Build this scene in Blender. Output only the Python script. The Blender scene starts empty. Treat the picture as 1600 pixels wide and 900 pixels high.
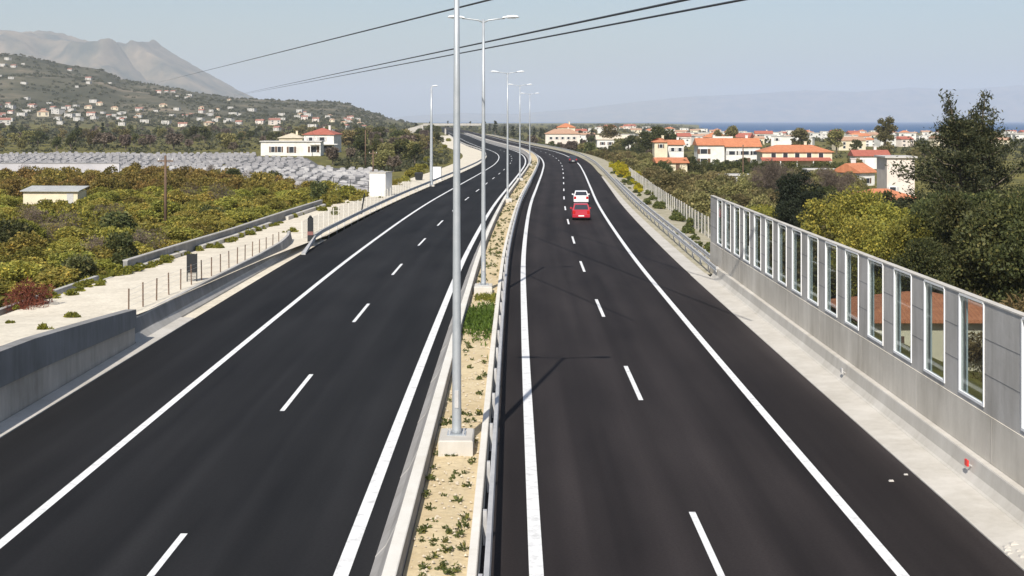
import bpy, math, random
import numpy as np
from mathutils import Vector
R = math.radians
random.seed(7)
rng = np.random.default_rng(11)
scn = bpy.context.scene
COL = scn.collection

# ------------------------------------------------------------------ picture <-> ground
F, H, U0, V0 = 2062.0, 9.0, 802.0, 188.5
def at(u, v, z=0.0):                       # ground point seen at photo pixel (u, v)
    k = (H - z) / (v - V0)
    return ((u - U0) * k, F * k)
def xu(u, y): return (u - U0) / F * y
def zv(v, y): return H - (v - V0) / F * y

def sstep(a, b, t):
    t = np.clip((np.asarray(t, float) - a) / (b - a), 0, 1)
    return t * t * (3 - 2 * t)

_CT = [(-80,.46),(26,.46),(60,.5),(84,.64),(106,1.0),(143,1.9),(178,3.16),(235,5.2),(273,6.3),(309,6.65),(337,6.4),
       (371,5.4),(403,3.6),(464,-1.2),(562,-8.5),(773,-22),(1031,-40),(1856,-100),(3000,-185),(9000,-600)]
_cy = np.array([p[0] for p in _CT], float); _cx = np.array([p[1] for p in _CT], float)
_cm = np.gradient(_cx, _cy); _cm[0] = _cm[1] = 0
def C(y):                                  # plan of the motorway: inner edge line of the right carriageway
    y = np.asarray(y, float); i = np.clip(np.searchsorted(_cy, y) - 1, 0, len(_cy) - 2)
    h = _cy[i+1] - _cy[i]; t = (y - _cy[i]) / h
    return ((2*t**3-3*t**2+1)*_cx[i] + (t**3-2*t**2+t)*h*_cm[i] + (-2*t**3+3*t**2)*_cx[i+1] + (t**3-t**2)*h*_cm[i+1])
def X(d, y):
    d = np.asarray(d, float)
    k = 1 - 0.17 * sstep(110, 300, y) * (1 - sstep(320, 460, y))
    return C(y) + np.where(d < -3.87, -3.87 + (d + 3.87) * k, d)

_ru = np.array([-1500,-600,-300,0,30,60,100,150,170,190,240,290,370,450,520,545,575,620,680,760,3000], float)
_rv = np.array([70,100,84,87,89,96,103,111,117,127,131,138,148,153,155,159,170,179,185,189,189], float)
def noise2(x, y):
    return (np.sin(x*1.7+y*.9+1.3)+np.sin(x*.73-y*1.9+4.1)+np.sin(x*2.9+y*2.3+.4)*.6+np.sin(-x*4.7+y*3.7+2.2)*.35)/2.95
def bench(y): return np.interp(y, [0,40,52.6,54.6,62,80,100,140,190], [2.15,2.1,1.30,.90,.84,.55,.22,.06,.03])
def gz(x, y):
    x = np.asarray(x, float); y = np.asarray(y, float); d = x - C(y)
    yy = np.maximum(y, 20); a = x / yy
    left = -1.0 - .25*noise2(x*.05, y*.04)
    lf = 1 - sstep(.10, .17, a)
    fall = -2.6 - 8.2 * sstep(90, 2100, y) - 6 * sstep(2150, 2600, y)
    right = lf * (-2.6 - 1.5*sstep(100, 900, y)) + (1 - lf) * fall - .25*noise2(x*.04, y*.05)*(y < 2000)
    wl = sstep(-23.5, -29, d); wr = sstep(14.5, 21, d)
    z = -.30 * (1 - wl) * (1 - wr) + wl * left + wr * right
    u = U0 + F * a
    hh = (189 - np.interp(u, _ru, _rv)) / F * 2500 + 2
    hill = hh * sstep(1150, 2500, y) * (1 - sstep(2650, 5200, y)) * sstep(-15, -110, d)
    hill = hill * (1 + .16*noise2(x*.006, y*.007)*(1 - sstep(2300, 2500, y)))
    return np.maximum(z + np.maximum(hill, 0), -13.0)
def g1(x, y): return float(gz(x, y))

# ------------------------------------------------------------------ materials
def _nt(name):
    m = bpy.data.materials.new(name); m.use_nodes = True
    nt = m.node_tree; b = nt.nodes['Principled BSDF']
    return m, nt, b
def mat(name, c1, c2=None, scale=3.0, rough=.85, bump=0.0, bscale=None, metal=0.0, coord='Object', stretch=None, lo=.35, hi=.65, spec=.3, detail=5):
    m, nt, b = _nt(name); N, L = nt.nodes, nt.links
    b.inputs['Roughness'].default_value = rough; b.inputs['Metallic'].default_value = metal
    b.inputs['Specular IOR Level'].default_value = spec
    b.inputs['Base Color'].default_value = (*c1, 1)
    if c2 is None and not bump: return m
    tc = N.new('ShaderNodeTexCoord'); mp = N.new('ShaderNodeMapping')
    if coord == 'World':
        g = N.new('ShaderNodeNewGeometry'); L.new(g.outputs['Position'], mp.inputs[0])
    else: L.new(tc.outputs[coord], mp.inputs[0])
    if stretch: mp.inputs['Scale'].default_value = stretch
    if c2 is not None:
        n = N.new('ShaderNodeTexNoise'); n.inputs['Scale'].default_value = scale; n.inputs['Detail'].default_value = detail; n.inputs['Roughness'].default_value = .65
        L.new(mp.outputs[0], n.inputs[0])
        r = N.new('ShaderNodeValToRGB'); r.color_ramp.elements[0].position = lo; r.color_ramp.elements[1].position = hi
        r.color_ramp.elements[0].color = (*c1, 1); r.color_ramp.elements[1].color = (*c2, 1)
        L.new(n.outputs['Fac'], r.inputs[0]); L.new(r.outputs[0], b.inputs['Base Color'])
    if bump:
        n2 = N.new('ShaderNodeTexNoise'); n2.inputs['Scale'].default_value = bscale or scale*4; n2.inputs['Detail'].default_value = 4
        L.new(mp.outputs[0], n2.inputs[0])
        bp = N.new('ShaderNodeBump'); bp.inputs['Strength'].default_value = bump; bp.inputs['Distance'].default_value = .03
        L.new(n2.outputs['Fac'], bp.inputs['Height']); L.new(bp.outputs[0], b.inputs['Normal'])
    return m
def leafmat(name, c1, c2, c3=None, var=.35, trans=.40):
    m, nt, b = _nt(name); N, L = nt.nodes, nt.links
    g = N.new('ShaderNodeNewGeometry'); oi = N.new('ShaderNodeObjectInfo')
    r = N.new('ShaderNodeValToRGB'); e = r.color_ramp.elements
    e[0].color = (*c1, 1); e[1].color = (*c2, 1)
    if c3: x = e.new(.86); x.color = (*c2, 1); e[-1].color = (*c3, 1)
    L.new(g.outputs['Random Per Island'], r.inputs[0])
    hs = N.new('ShaderNodeHueSaturation')
    mr = N.new('ShaderNodeMapRange'); mr.inputs['To Min'].default_value = 1 - var; mr.inputs['To Max'].default_value = 1 + var
    L.new(oi.outputs['Random'], mr.inputs['Value']); L.new(mr.outputs[0], hs.inputs['Value'])
    mh = N.new('ShaderNodeMapRange'); mh.inputs['To Min'].default_value = .5 - var*.07; mh.inputs['To Max'].default_value = .5 + var*.05
    ml = N.new('ShaderNodeMath'); ml.operation = 'MULTIPLY'; ml.inputs[1].default_value = 7.31
    fr = N.new('ShaderNodeMath'); fr.operation = 'FRACT'
    L.new(oi.outputs['Random'], ml.inputs[0]); L.new(ml.outputs[0], fr.inputs[0]); L.new(fr.outputs[0], mh.inputs['Value']); L.new(mh.outputs[0], hs.inputs['Hue'])
    L.new(r.outputs[0], hs.inputs['Color'])
    b.inputs['Roughness'].default_value = .6; b.inputs['Specular IOR Level'].default_value = .25
    L.new(hs.outputs[0], b.inputs['Base Color'])
    t = N.new('ShaderNodeBsdfTranslucent'); L.new(hs.outputs[0], t.inputs['Color'])
    mx = N.new('ShaderNodeMixShader'); mx.inputs[0].default_value = trans
    L.new(b.outputs[0], mx.inputs[1]); L.new(t.outputs[0], mx.inputs[2]); L.new(mx.outputs[0], N['Material Output'].inputs['Surface'])
    return m
def asphalt(name, c, tint, d0, d1, prof):
    m, nt, b = _nt(name); N, L = nt.nodes, nt.links
    uv = N.new('ShaderNodeUVMap'); mp = N.new('ShaderNodeMapping'); L.new(uv.outputs[0], mp.inputs[0]); mp.inputs['Scale'].default_value = (1, .02, 1)
    n = N.new('ShaderNodeTexNoise'); n.inputs['Scale'].default_value = 1.1; n.inputs['Detail'].default_value = 3; L.new(mp.outputs[0], n.inputs[0])
    mp3 = N.new('ShaderNodeMapping'); L.new(uv.outputs[0], mp3.inputs[0]); mp3.inputs['Scale'].default_value = (1, .25, 1)
    n3 = N.new('ShaderNodeTexNoise'); n3.inputs['Scale'].default_value = .35; n3.inputs['Detail'].default_value = 5; L.new(mp3.outputs[0], n3.inputs[0])
    n2 = N.new('ShaderNodeTexNoise'); n2.inputs['Scale'].default_value = 14; n2.inputs['Detail'].default_value = 6; n2.inputs['Roughness'].default_value = .8; L.new(uv.outputs[0], n2.inputs[0])
    r = N.new('ShaderNodeValToRGB'); r.color_ramp.elements[0].position = .32; r.color_ramp.elements[1].position = .7
    r.color_ramp.elements[0].color = (*[k*.7 for k in c], 1); r.color_ramp.elements[1].color = (*tint, 1)
    ad = N.new('ShaderNodeMath'); ad.operation = 'ADD'; h = N.new('ShaderNodeMath'); h.operation = 'MULTIPLY'; h.inputs[1].default_value = .5
    L.new(n.outputs['Fac'], ad.inputs[0]); L.new(n3.outputs['Fac'], ad.inputs[1]); L.new(ad.outputs[0], h.inputs[0]); L.new(h.outputs[0], r.inputs[0])
    mx = N.new('ShaderNodeMixRGB'); mx.blend_type = 'MULTIPLY'; mx.inputs[0].default_value = .75
    r2 = N.new('ShaderNodeValToRGB'); r2.color_ramp.elements[0].color = (.55,.55,.55,1); r2.color_ramp.elements[1].color = (1.4,1.4,1.4,1)
    r2.color_ramp.elements[0].position = .3; r2.color_ramp.elements[1].position = .72
    L.new(n2.outputs['Fac'], r2.inputs[0]); L.new(r.outputs[0], mx.inputs[1]); L.new(r2.outputs[0], mx.inputs[2])
    sx = N.new('ShaderNodeSeparateXYZ'); L.new(uv.outputs[0], sx.inputs[0])
    wb = N.new('ShaderNodeMath'); wb.operation = 'MULTIPLY_ADD'; wb.inputs[1].default_value = .55; L.new(n3.outputs['Fac'], wb.inputs[0]); L.new(sx.outputs['X'], wb.inputs[2])
    mrr = N.new('ShaderNodeMapRange'); mrr.inputs['From Min'].default_value = d0+.28; mrr.inputs['From Max'].default_value = d1+.28; L.new(wb.outputs[0], mrr.inputs['Value'])
    r5 = N.new('ShaderNodeValToRGB'); e5 = r5.color_ramp.elements
    for i, (dd, vv) in enumerate(prof):
        el = e5[0] if i == 0 else (e5[-1] if i == len(prof)-1 else e5.new((dd-d0)/(d1-d0)))
        el.position = (dd-d0)/(d1-d0); el.color = (vv, vv*.99, vv*.97, 1)
    L.new(mrr.outputs[0], r5.inputs[0])
    m5 = N.new('ShaderNodeMixRGB'); m5.blend_type = 'MULTIPLY'; m5.inputs[0].default_value = 1; L.new(mx.outputs[0], m5.inputs[1]); L.new(r5.outputs[0], m5.inputs[2])
    L.new(m5.outputs[0], b.inputs['Base Color']); b.inputs['Roughness'].default_value = .82; b.inputs['Specular IOR Level'].default_value = .12
    bp = N.new('ShaderNodeBump'); bp.inputs['Strength'].default_value = .35; bp.inputs['Distance'].default_value = .01
    n4 = N.new('ShaderNodeTexNoise'); n4.inputs['Scale'].default_value = 60; L.new(uv.outputs[0], n4.inputs[0])
    L.new(n4.outputs['Fac'], bp.inputs['Height']); L.new(bp.outputs[0], b.inputs['Normal'])
    return m
def concrete(name, c, dark=.72, streak=True):
    m, nt, b = _nt(name); N, L = nt.nodes, nt.links
    g = N.new('ShaderNodeNewGeometry')
    mp = N.new('ShaderNodeMapping'); L.new(g.outputs['Position'], mp.inputs[0]); mp.inputs['Scale'].default_value = (1.6, 1.6, .28) if streak else (1, 1, 1)
    n = N.new('ShaderNodeTexNoise'); n.inputs['Scale'].default_value = 1.3; n.inputs['Detail'].default_value = 7; n.inputs['Roughness'].default_value = .7; L.new(mp.outputs[0], n.inputs[0])
    n2 = N.new('ShaderNodeTexNoise'); n2.inputs['Scale'].default_value = .45; n2.inputs['Detail'].default_value = 5; L.new(g.outputs['Position'], n2.inputs[0])
    ad = N.new('ShaderNodeMath'); ad.operation = 'ADD'; L.new(n.outputs['Fac'], ad.inputs[0]); L.new(n2.outputs['Fac'], ad.inputs[1])
    h = N.new('ShaderNodeMath'); h.operation = 'MULTIPLY'; h.inputs[1].default_value = .5; L.new(ad.outputs[0], h.inputs[0])
    r = N.new('ShaderNodeValToRGB'); r.color_ramp.elements[0].position = .33; r.color_ramp.elements[1].position = .62
    r.color_ramp.elements[0].color = (c[0]*dark, c[1]*dark*.98, c[2]*dark*.94, 1); r.color_ramp.elements[1].color = (*c, 1)
    L.new(h.outputs[0], r.inputs[0]); L.new(r.outputs[0], b.inputs['Base Color'])
    b.inputs['Roughness'].default_value = .9; b.inputs['Specular IOR Level'].default_value = .2
    bp = N.new('ShaderNodeBump'); bp.inputs['Strength'].default_value = .3; bp.inputs['Distance'].default_value = .02
    n4 = N.new('ShaderNodeTexNoise'); n4.inputs['Scale'].default_value = 9; n4.inputs['Detail'].default_value = 6; L.new(g.outputs['Position'], n4.inputs[0])
    L.new(n4.outputs['Fac'], bp.inputs['Height']); L.new(bp.outputs[0], b.inputs['Normal'])
    return m
def glass(name, tint=(.75,.8,.8), t=.82):
    m, nt, b = _nt(name); N, L = nt.nodes, nt.links
    tr = N.new('ShaderNodeBsdfTransparent'); tr.inputs[0].default_value = (*tint, 1)
    gl = N.new('ShaderNodeBsdfGlossy'); gl.inputs['Roughness'].default_value = .03
    lw = N.new('ShaderNodeLayerWeight'); lw.inputs[0].default_value = .5; pw = N.new('ShaderNodeMath'); pw.operation = 'POWER'; pw.inputs[1].default_value = 3.5; L.new(lw.outputs['Facing'], pw.inputs[0])
    fr = N.new('ShaderNodeMath'); fr.operation = 'MULTIPLY_ADD'; fr.inputs[1].default_value = .45; fr.inputs[2].default_value = .03; L.new(pw.outputs[0], fr.inputs[0])
    mx = N.new('ShaderNodeMixShader'); L.new(fr.outputs[0], mx.inputs[0]); L.new(tr.outputs[0], mx.inputs[1]); L.new(gl.outputs[0], mx.inputs[2])
    L.new(mx.outputs[0], N['Material Output'].inputs['Surface'])
    return m
def netting(name, c, a):
    m, nt, b = _nt(name); N, L = nt.nodes, nt.links
    tr = N.new('ShaderNodeBsdfTransparent'); b.inputs['Base Color'].default_value = (*c, 1); b.inputs['Roughness'].default_value = .6
    mx = N.new('ShaderNodeMixShader'); mx.inputs[0].default_value = a; L.new(tr.outputs[0], mx.inputs[1]); L.new(b.outputs[0], mx.inputs[2])
    L.new(mx.outputs[0], N['Material Output'].inputs['Surface'])
    return m
def tiles(name, c1, c2):
    m, nt, b = _nt(name); N, L = nt.nodes, nt.links
    tc = N.new('ShaderNodeTexCoord')
    w = N.new('ShaderNodeTexWave'); w.inputs['Scale'].default_value = 1.6; w.inputs['Distortion'].default_value = .6; w.inputs['Detail'].default_value = 2; L.new(tc.outputs['Object'], w.inputs[0])
    n = N.new('ShaderNodeTexNoise'); n.inputs['Scale'].default_value = 1.2; n.inputs['Detail'].default_value = 8; n.inputs['Roughness'].default_value = .8; L.new(tc.outputs['Object'], n.inputs[0])
    r = N.new('ShaderNodeValToRGB'); r.color_ramp.elements[0].position = .3; r.color_ramp.elements[1].position = .68
    r.color_ramp.elements[0].color = (*c1, 1); r.color_ramp.elements[1].color = (*c2, 1); L.new(n.outputs['Fac'], r.inputs[0])
    L.new(r.outputs[0], b.inputs['Base Color']); b.inputs['Roughness'].default_value = .85
    bp = N.new('ShaderNodeBump'); bp.inputs['Strength'].default_value = .5; bp.inputs['Distance'].default_value = .06
    L.new(w.outputs['Fac'], bp.inputs['Height']); L.new(bp.outputs[0], b.inputs['Normal'])
    return m
def groundmat():
    m, nt, b = _nt('ground_earth'); N, L = nt.nodes, nt.links
    g = N.new('ShaderNodeNewGeometry')
    def nz(s, d=6, r=.65):
        n = N.new('ShaderNodeTexNoise'); n.inputs['Scale'].default_value = s; n.inputs['Detail'].default_value = d; n.inputs['Roughness'].default_value = r
        L.new(g.outputs['Position'], n.inputs[0]); return n
    n1, n2, n3 = nz(.035), nz(.3), nz(.008, 8, .7)
    r1 = N.new('ShaderNodeValToRGB'); e = r1.color_ramp.elements
    e[0].position = .33; e[0].color = (.12,.115,.04,1); e[1].position = .7; e[1].color = (.21,.165,.085,1)
    x = e.new(.45); x.color = (.185,.165,.05,1); x = e.new(.56); x.color = (.115,.115,.045,1)
    L.new(n1.outputs['Fac'], r1.inputs[0])
    r2 = N.new('ShaderNodeValToRGB'); r2.color_ramp.elements[0].color = (.5,.5,.48,1); r2.color_ramp.elements[1].color = (1.25,1.2,1.1,1)
    r2.color_ramp.elements[0].position = .35; r2.color_ramp.elements[1].position = .65; L.new(n2.outputs['Fac'], r2.inputs[0])
    mx = N.new('ShaderNodeMixRGB'); mx.blend_type = 'MULTIPLY'; mx.inputs[0].default_value = .9
    L.new(r1.outputs[0], mx.inputs[1]); L.new(r2.outputs[0], mx.inputs[2])
    # hillsides: maquis, bare earth and olive terraces
    r3 = N.new('ShaderNodeValToRGB'); e = r3.color_ramp.elements
    e[0].position = .36; e[0].color = (.050,.052,.034,1); e[1].position = .66; e[1].color = (.26,.205,.145,1); x = e.new(.5); x.color = (.095,.09,.06,1); x = e.new(.57); x.color = (.15,.13,.09,1)
    L.new(n3.outputs['Fac'], r3.inputs[0])
    sp = N.new('ShaderNodeSeparateXYZ'); L.new(g.outputs['Position'], sp.inputs[0])
    mr = N.new('ShaderNodeMapRange'); mr.inputs['From Min'].default_value = 1.5; mr.inputs['From Max'].default_value = 12; L.new(sp.outputs['Z'], mr.inputs['Value'])
    m2 = N.new('ShaderNodeMixRGB'); L.new(mr.outputs[0], m2.inputs[0]); L.new(mx.outputs[0], m2.inputs[1]); L.new(r3.outputs[0], m2.inputs[2])
    L.new(m2.outputs[0], b.inputs['Base Color']); b.inputs['Roughness'].default_value = .95; b.inputs['Specular IOR Level'].default_value = .1
    return m
def gravelmat(name, c1, c2, c3):
    m, nt, b = _nt(name); N, L = nt.nodes, nt.links
    g = N.new('ShaderNodeNewGeometry')
    n1 = N.new('ShaderNodeTexNoise'); n1.inputs['Scale'].default_value = .5; n1.inputs['Detail'].default_value = 8; n1.inputs['Roughness'].default_value = .7; L.new(g.outputs['Position'], n1.inputs[0])
    v = N.new('ShaderNodeTexVoronoi'); v.inputs['Scale'].default_value = 7; L.new(g.outputs['Position'], v.inputs[0])
    r1 = N.new('ShaderNodeValToRGB'); e = r1.color_ramp.elements; e[0].position = .34; e[1].position = .64
    e[0].color = (*c1,1); e[1].color = (*c2,1); L.new(n1.outputs['Fac'], r1.inputs[0])
    mx = N.new('ShaderNodeMixRGB'); mx.inputs[0].default_value = .35; L.new(r1.outputs[0], mx.inputs[1])
    r2 = N.new('ShaderNodeValToRGB'); r2.color_ramp.elements[0].color = (*c3,1); r2.color_ramp.elements[1].color = (*c2,1); L.new(v.outputs['Color'], r2.inputs[0]); L.new(r2.outputs[0], mx.inputs[2])
    L.new(mx.outputs[0], b.inputs['Base Color']); b.inputs['Roughness'].default_value = .95; b.inputs['Specular IOR Level'].default_value = .1
    bp = N.new('ShaderNodeBump'); bp.inputs['Strength'].default_value = .6; bp.inputs['Distance'].default_value = .06
    n4 = N.new('ShaderNodeTexNoise'); n4.inputs['Scale'].default_value = 5; n4.inputs['Detail'].default_value = 6; L.new(g.outputs['Position'], n4.inputs[0])
    L.new(n4.outputs['Fac'], bp.inputs['Height']); L.new(bp.outputs[0], b.inputs['Normal'])
    return m
def seamat():
    m, nt, b = _nt('sea_water'); N, L = nt.nodes, nt.links
    b.inputs['Base Color'].default_value = (.010,.075,.20,1); b.inputs['Roughness'].default_value = .6; b.inputs['Specular IOR Level'].default_value = .18
    g = N.new('ShaderNodeNewGeometry'); n = N.new('ShaderNodeTexNoise'); n.inputs['Scale'].default_value = .08; n.inputs['Detail'].default_value = 4; L.new(g.outputs['Position'], n.inputs[0])
    bp = N.new('ShaderNodeBump'); bp.inputs['Strength'].default_value = 1; bp.inputs['Distance'].default_value = 1.5
    L.new(n.outputs['Fac'], bp.inputs['Height']); L.new(bp.outputs[0], b.inputs['Normal'])
    return m

M = {}
M['asph_l'] = asphalt('dark_asphalt', (.017,.017,.0185), (.034,.0335,.035), -15.0, -2.95, [(-15,1.0),(-14.6,.72),(-12.2,.70),(-11.3,.72),(-10.4,.95),(-9.5,.70),(-8.5,.92),(-7.7,.66),(-6.7,.88),(-5.7,.66),(-4.8,.86),(-3.9,.66),(-3.3,.80),(-2.95,1.0)])
M['asph_r'] = asphalt('worn_asphalt', (.023,.019,.0195), (.047,.0395,.039), -1.25, 9.74, [(-1.25,1.0),(-.6,.75),(.2,.75),(.9,1.0),(1.8,.76),(2.8,1.0),(3.6,.74),(4.6,.95),(5.5,.74),(6.4,.95),(7.2,.72),(8.9,.78),(9.5,.9),(9.74,1.25)])
M['paint'] = mat('road_paint', (.74,.74,.73), (.50,.50,.49), 3.2, .75, coord='World', lo=.50, hi=.72, detail=9)
M['conc'] = concrete('pale_concrete', (.47,.45,.42))
M['conc_top'] = concrete('cream_concrete', (.72,.69,.63), .85)
M['conc_face'] = concrete('mid_grey_concrete', (.36,.345,.33), .7)
M['conc_new'] = concrete('new_concrete', (.57,.54,.49), .74)
M['conc_grey'] = concrete('grey_concrete', (.56,.535,.50), .64)
M['conc_up'] = concrete('dark_grey_concrete', (.29,.285,.28), .6)  # plain dark tone; on the left roadside barrier it paints in shade
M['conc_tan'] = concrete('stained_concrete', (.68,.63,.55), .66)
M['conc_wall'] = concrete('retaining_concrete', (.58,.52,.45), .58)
M['ground'] = groundmat()
M['gravel'] = gravelmat('pale_gravel', (.56,.50,.40), (.78,.71,.58), (.42,.37,.29))
M['verge'] = gravelmat('verge_stones', (.26,.24,.15), (.50,.45,.35), (.22,.2,.12))
M['soil'] = gravelmat('sandy_soil', (.50,.39,.23), (.66,.55,.36), (.42,.32,.18))
M['sea'] = seamat()
M['galv'] = mat('galvanised_steel', (.38,.41,.43), (.46,.48,.50), 2, .45, metal=.35, spec=.5)
M['rail'] = mat('guardrail_steel', (.42,.415,.41), (.52,.51,.50), 2, .6, metal=.15, spec=.5)
M['lampgrey'] = mat('lamp_housing', (.72,.74,.75), rough=.4, spec=.5)
M['lampglass'] = mat('lamp_lens', (.35,.38,.4), rough=.15, spec=.6)
M['cable'] = mat('cable_black', (.05,.055,.065), rough=.6)
M['wood'] = mat('pole_wood', (.10,.065,.045), (.17,.11,.075), 6, .9, coord='Object', stretch=(1,1,.1))
M['white'] = mat('white_paint', (.80,.79,.77), (.70,.69,.66), .9, .8, coord='World')
M['frame'] = mat('white_frame_paint', (.85,.85,.84), rough=.6)
M['white_wall'] = mat('white_render', (.76,.74,.70), (.58,.56,.52), .5, .9, coord='World')
M['cream_wall'] = mat('cream_render', (.70,.62,.46), (.58,.51,.38), .5, .9, coord='World')
M['pink_wall'] = mat('pale_pink_render', (.72,.64,.57), (.62,.54,.48), .5, .9, coord='World')
M['grey_wall'] = mat('grey_render', (.50,.49,.47), (.40,.39,.38), .5, .9, coord='World')
M['stone_wall'] = mat('lilac_grey_render', (.40,.39,.42), (.52,.50,.51), .25, .9, coord='World')
M['tile_or'] = tiles('orange_roof_tiles', (.40,.13,.06), (.62,.25,.12))
M['tile_red'] = tiles('red_roof_tiles', (.30,.08,.055), (.46,.15,.10))
M['tile_br'] = tiles('faded_roof_tiles', (.36,.20,.13), (.52,.33,.22))
M['tile_br2'] = tiles('dull_red_tiles', (.26,.10,.075), (.40,.19,.14))
M['far_wall'] = mat('far_render', (.56,.54,.50), (.44,.42,.39), .5, .9, coord='World')
M['slab'] = mat('flat_roof_screed', (.55,.53,.50), (.45,.43,.40), .6, .9, coord='World')
M['pane'] = mat('dark_window_glass', (.03,.035,.045), rough=.12, spec=.6)
M['shutter'] = mat('green_shutters', (.06,.11,.10), rough=.7)
M['brown'] = mat('brown_door', (.12,.07,.045), rough=.7)
M['metal_roof'] = mat('corrugated_sheet', (.42,.42,.41), (.52,.52,.5), .8, .6, metal=.2, coord='World')
M['dark'] = mat('dark_metal', (.018,.02,.022), rough=.6)
M['marble'] = mat('weathered_marble', (.34,.33,.33), (.20,.197,.205), .12, .85, coord='World')
M['stone2'] = mat('headstone_marble', (.46,.45,.44), (.27,.265,.27), .15, .8, coord='World')
M['bark'] = mat('bark', (.11,.085,.065), (.18,.15,.12), 5, .95, stretch=(1,1,.2))
M['glass'] = glass('clear_panel')
M['net'] = netting('wire_netting', (.62,.62,.58), .30)
M['netl'] = netting('wire_netting_fine', (.66,.63,.56), .2)
M['red_paint'] = mat('red_car_paint', (.40,.014,.03), rough=.3, spec=.6)
M['white_car'] = mat('white_car_paint', (.68,.68,.68), rough=.25, spec=.6)
M['blue_car'] = mat('dark_blue_car_paint', (.02,.022,.035), rough=.25, spec=.6)
M['rubber'] = mat('tyre_rubber', (.02,.02,.02), rough=.8)
M['rim'] = mat('wheel_rim', (.5,.5,.52), rough=.35, metal=.6)
M['lamp_red'] = mat('tail_lamp_red', (.45,.01,.01), rough=.2, spec=.6)
M['bumper'] = mat('bumper_plastic', (.03,.03,.032), rough=.6)
M['plate'] = mat('plate_white', (.75,.75,.72), rough=.4)
M['redrefl'] = mat('red_plastic', (.65,.035,.03), rough=.4)
M['citrus'] = leafmat('citrus_leaves', (.165,.175,.036), (.37,.335,.07), (.56,.44,.07), .42)
M['autumn'] = leafmat('autumn_leaves', (.13,.11,.03), (.29,.215,.055), (.38,.25,.06), .3)
M['olive'] = leafmat('olive_scrub_leaves', (.125,.12,.046), (.26,.23,.09), (.38,.305,.13), .36)
M['green'] = leafmat('dark_green_leaves', (.040,.052,.020), (.118,.128,.042), (.23,.205,.065), .30)
M['yellow'] = leafmat('mimosa_leaves', (.14,.15,.035), (.34,.30,.055), (.50,.40,.07), .22)
M['broom'] = leafmat('broom_flowers', (.22,.23,.02), (.55,.45,.02), (.66,.55,.03), .12)
M['dry'] = leafmat('dry_twigs', (.11,.085,.065), (.21,.165,.125), (.27,.21,.16), .2)
M['rust'] = leafmat('rusty_bush', (.10,.030,.018), (.24,.08,.045), None, .1)
M['pine'] = leafmat('pine_needles', (.026,.034,.017), (.085,.09,.038), (.20,.175,.08), .15)
M['dkpine'] = leafmat('cypress_needles', (.018,.026,.014), (.045,.055,.028), None, .2)
M['grass'] = leafmat('green_grass', (.05,.09,.012), (.13,.19,.03), None, .1)
M['weed'] = leafmat('weed_leaves', (.06,.08,.025), (.15,.17,.05), (.30,.26,.07), .1)
M['weedy'] = leafmat('field_weeds', (.10,.12,.025), (.26,.25,.04), (.46,.38,.045), .1)
M['far'] = leafmat('far_wood_leaves', (.05,.058,.034), (.11,.11,.055), (.18,.155,.09), .1)

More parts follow.
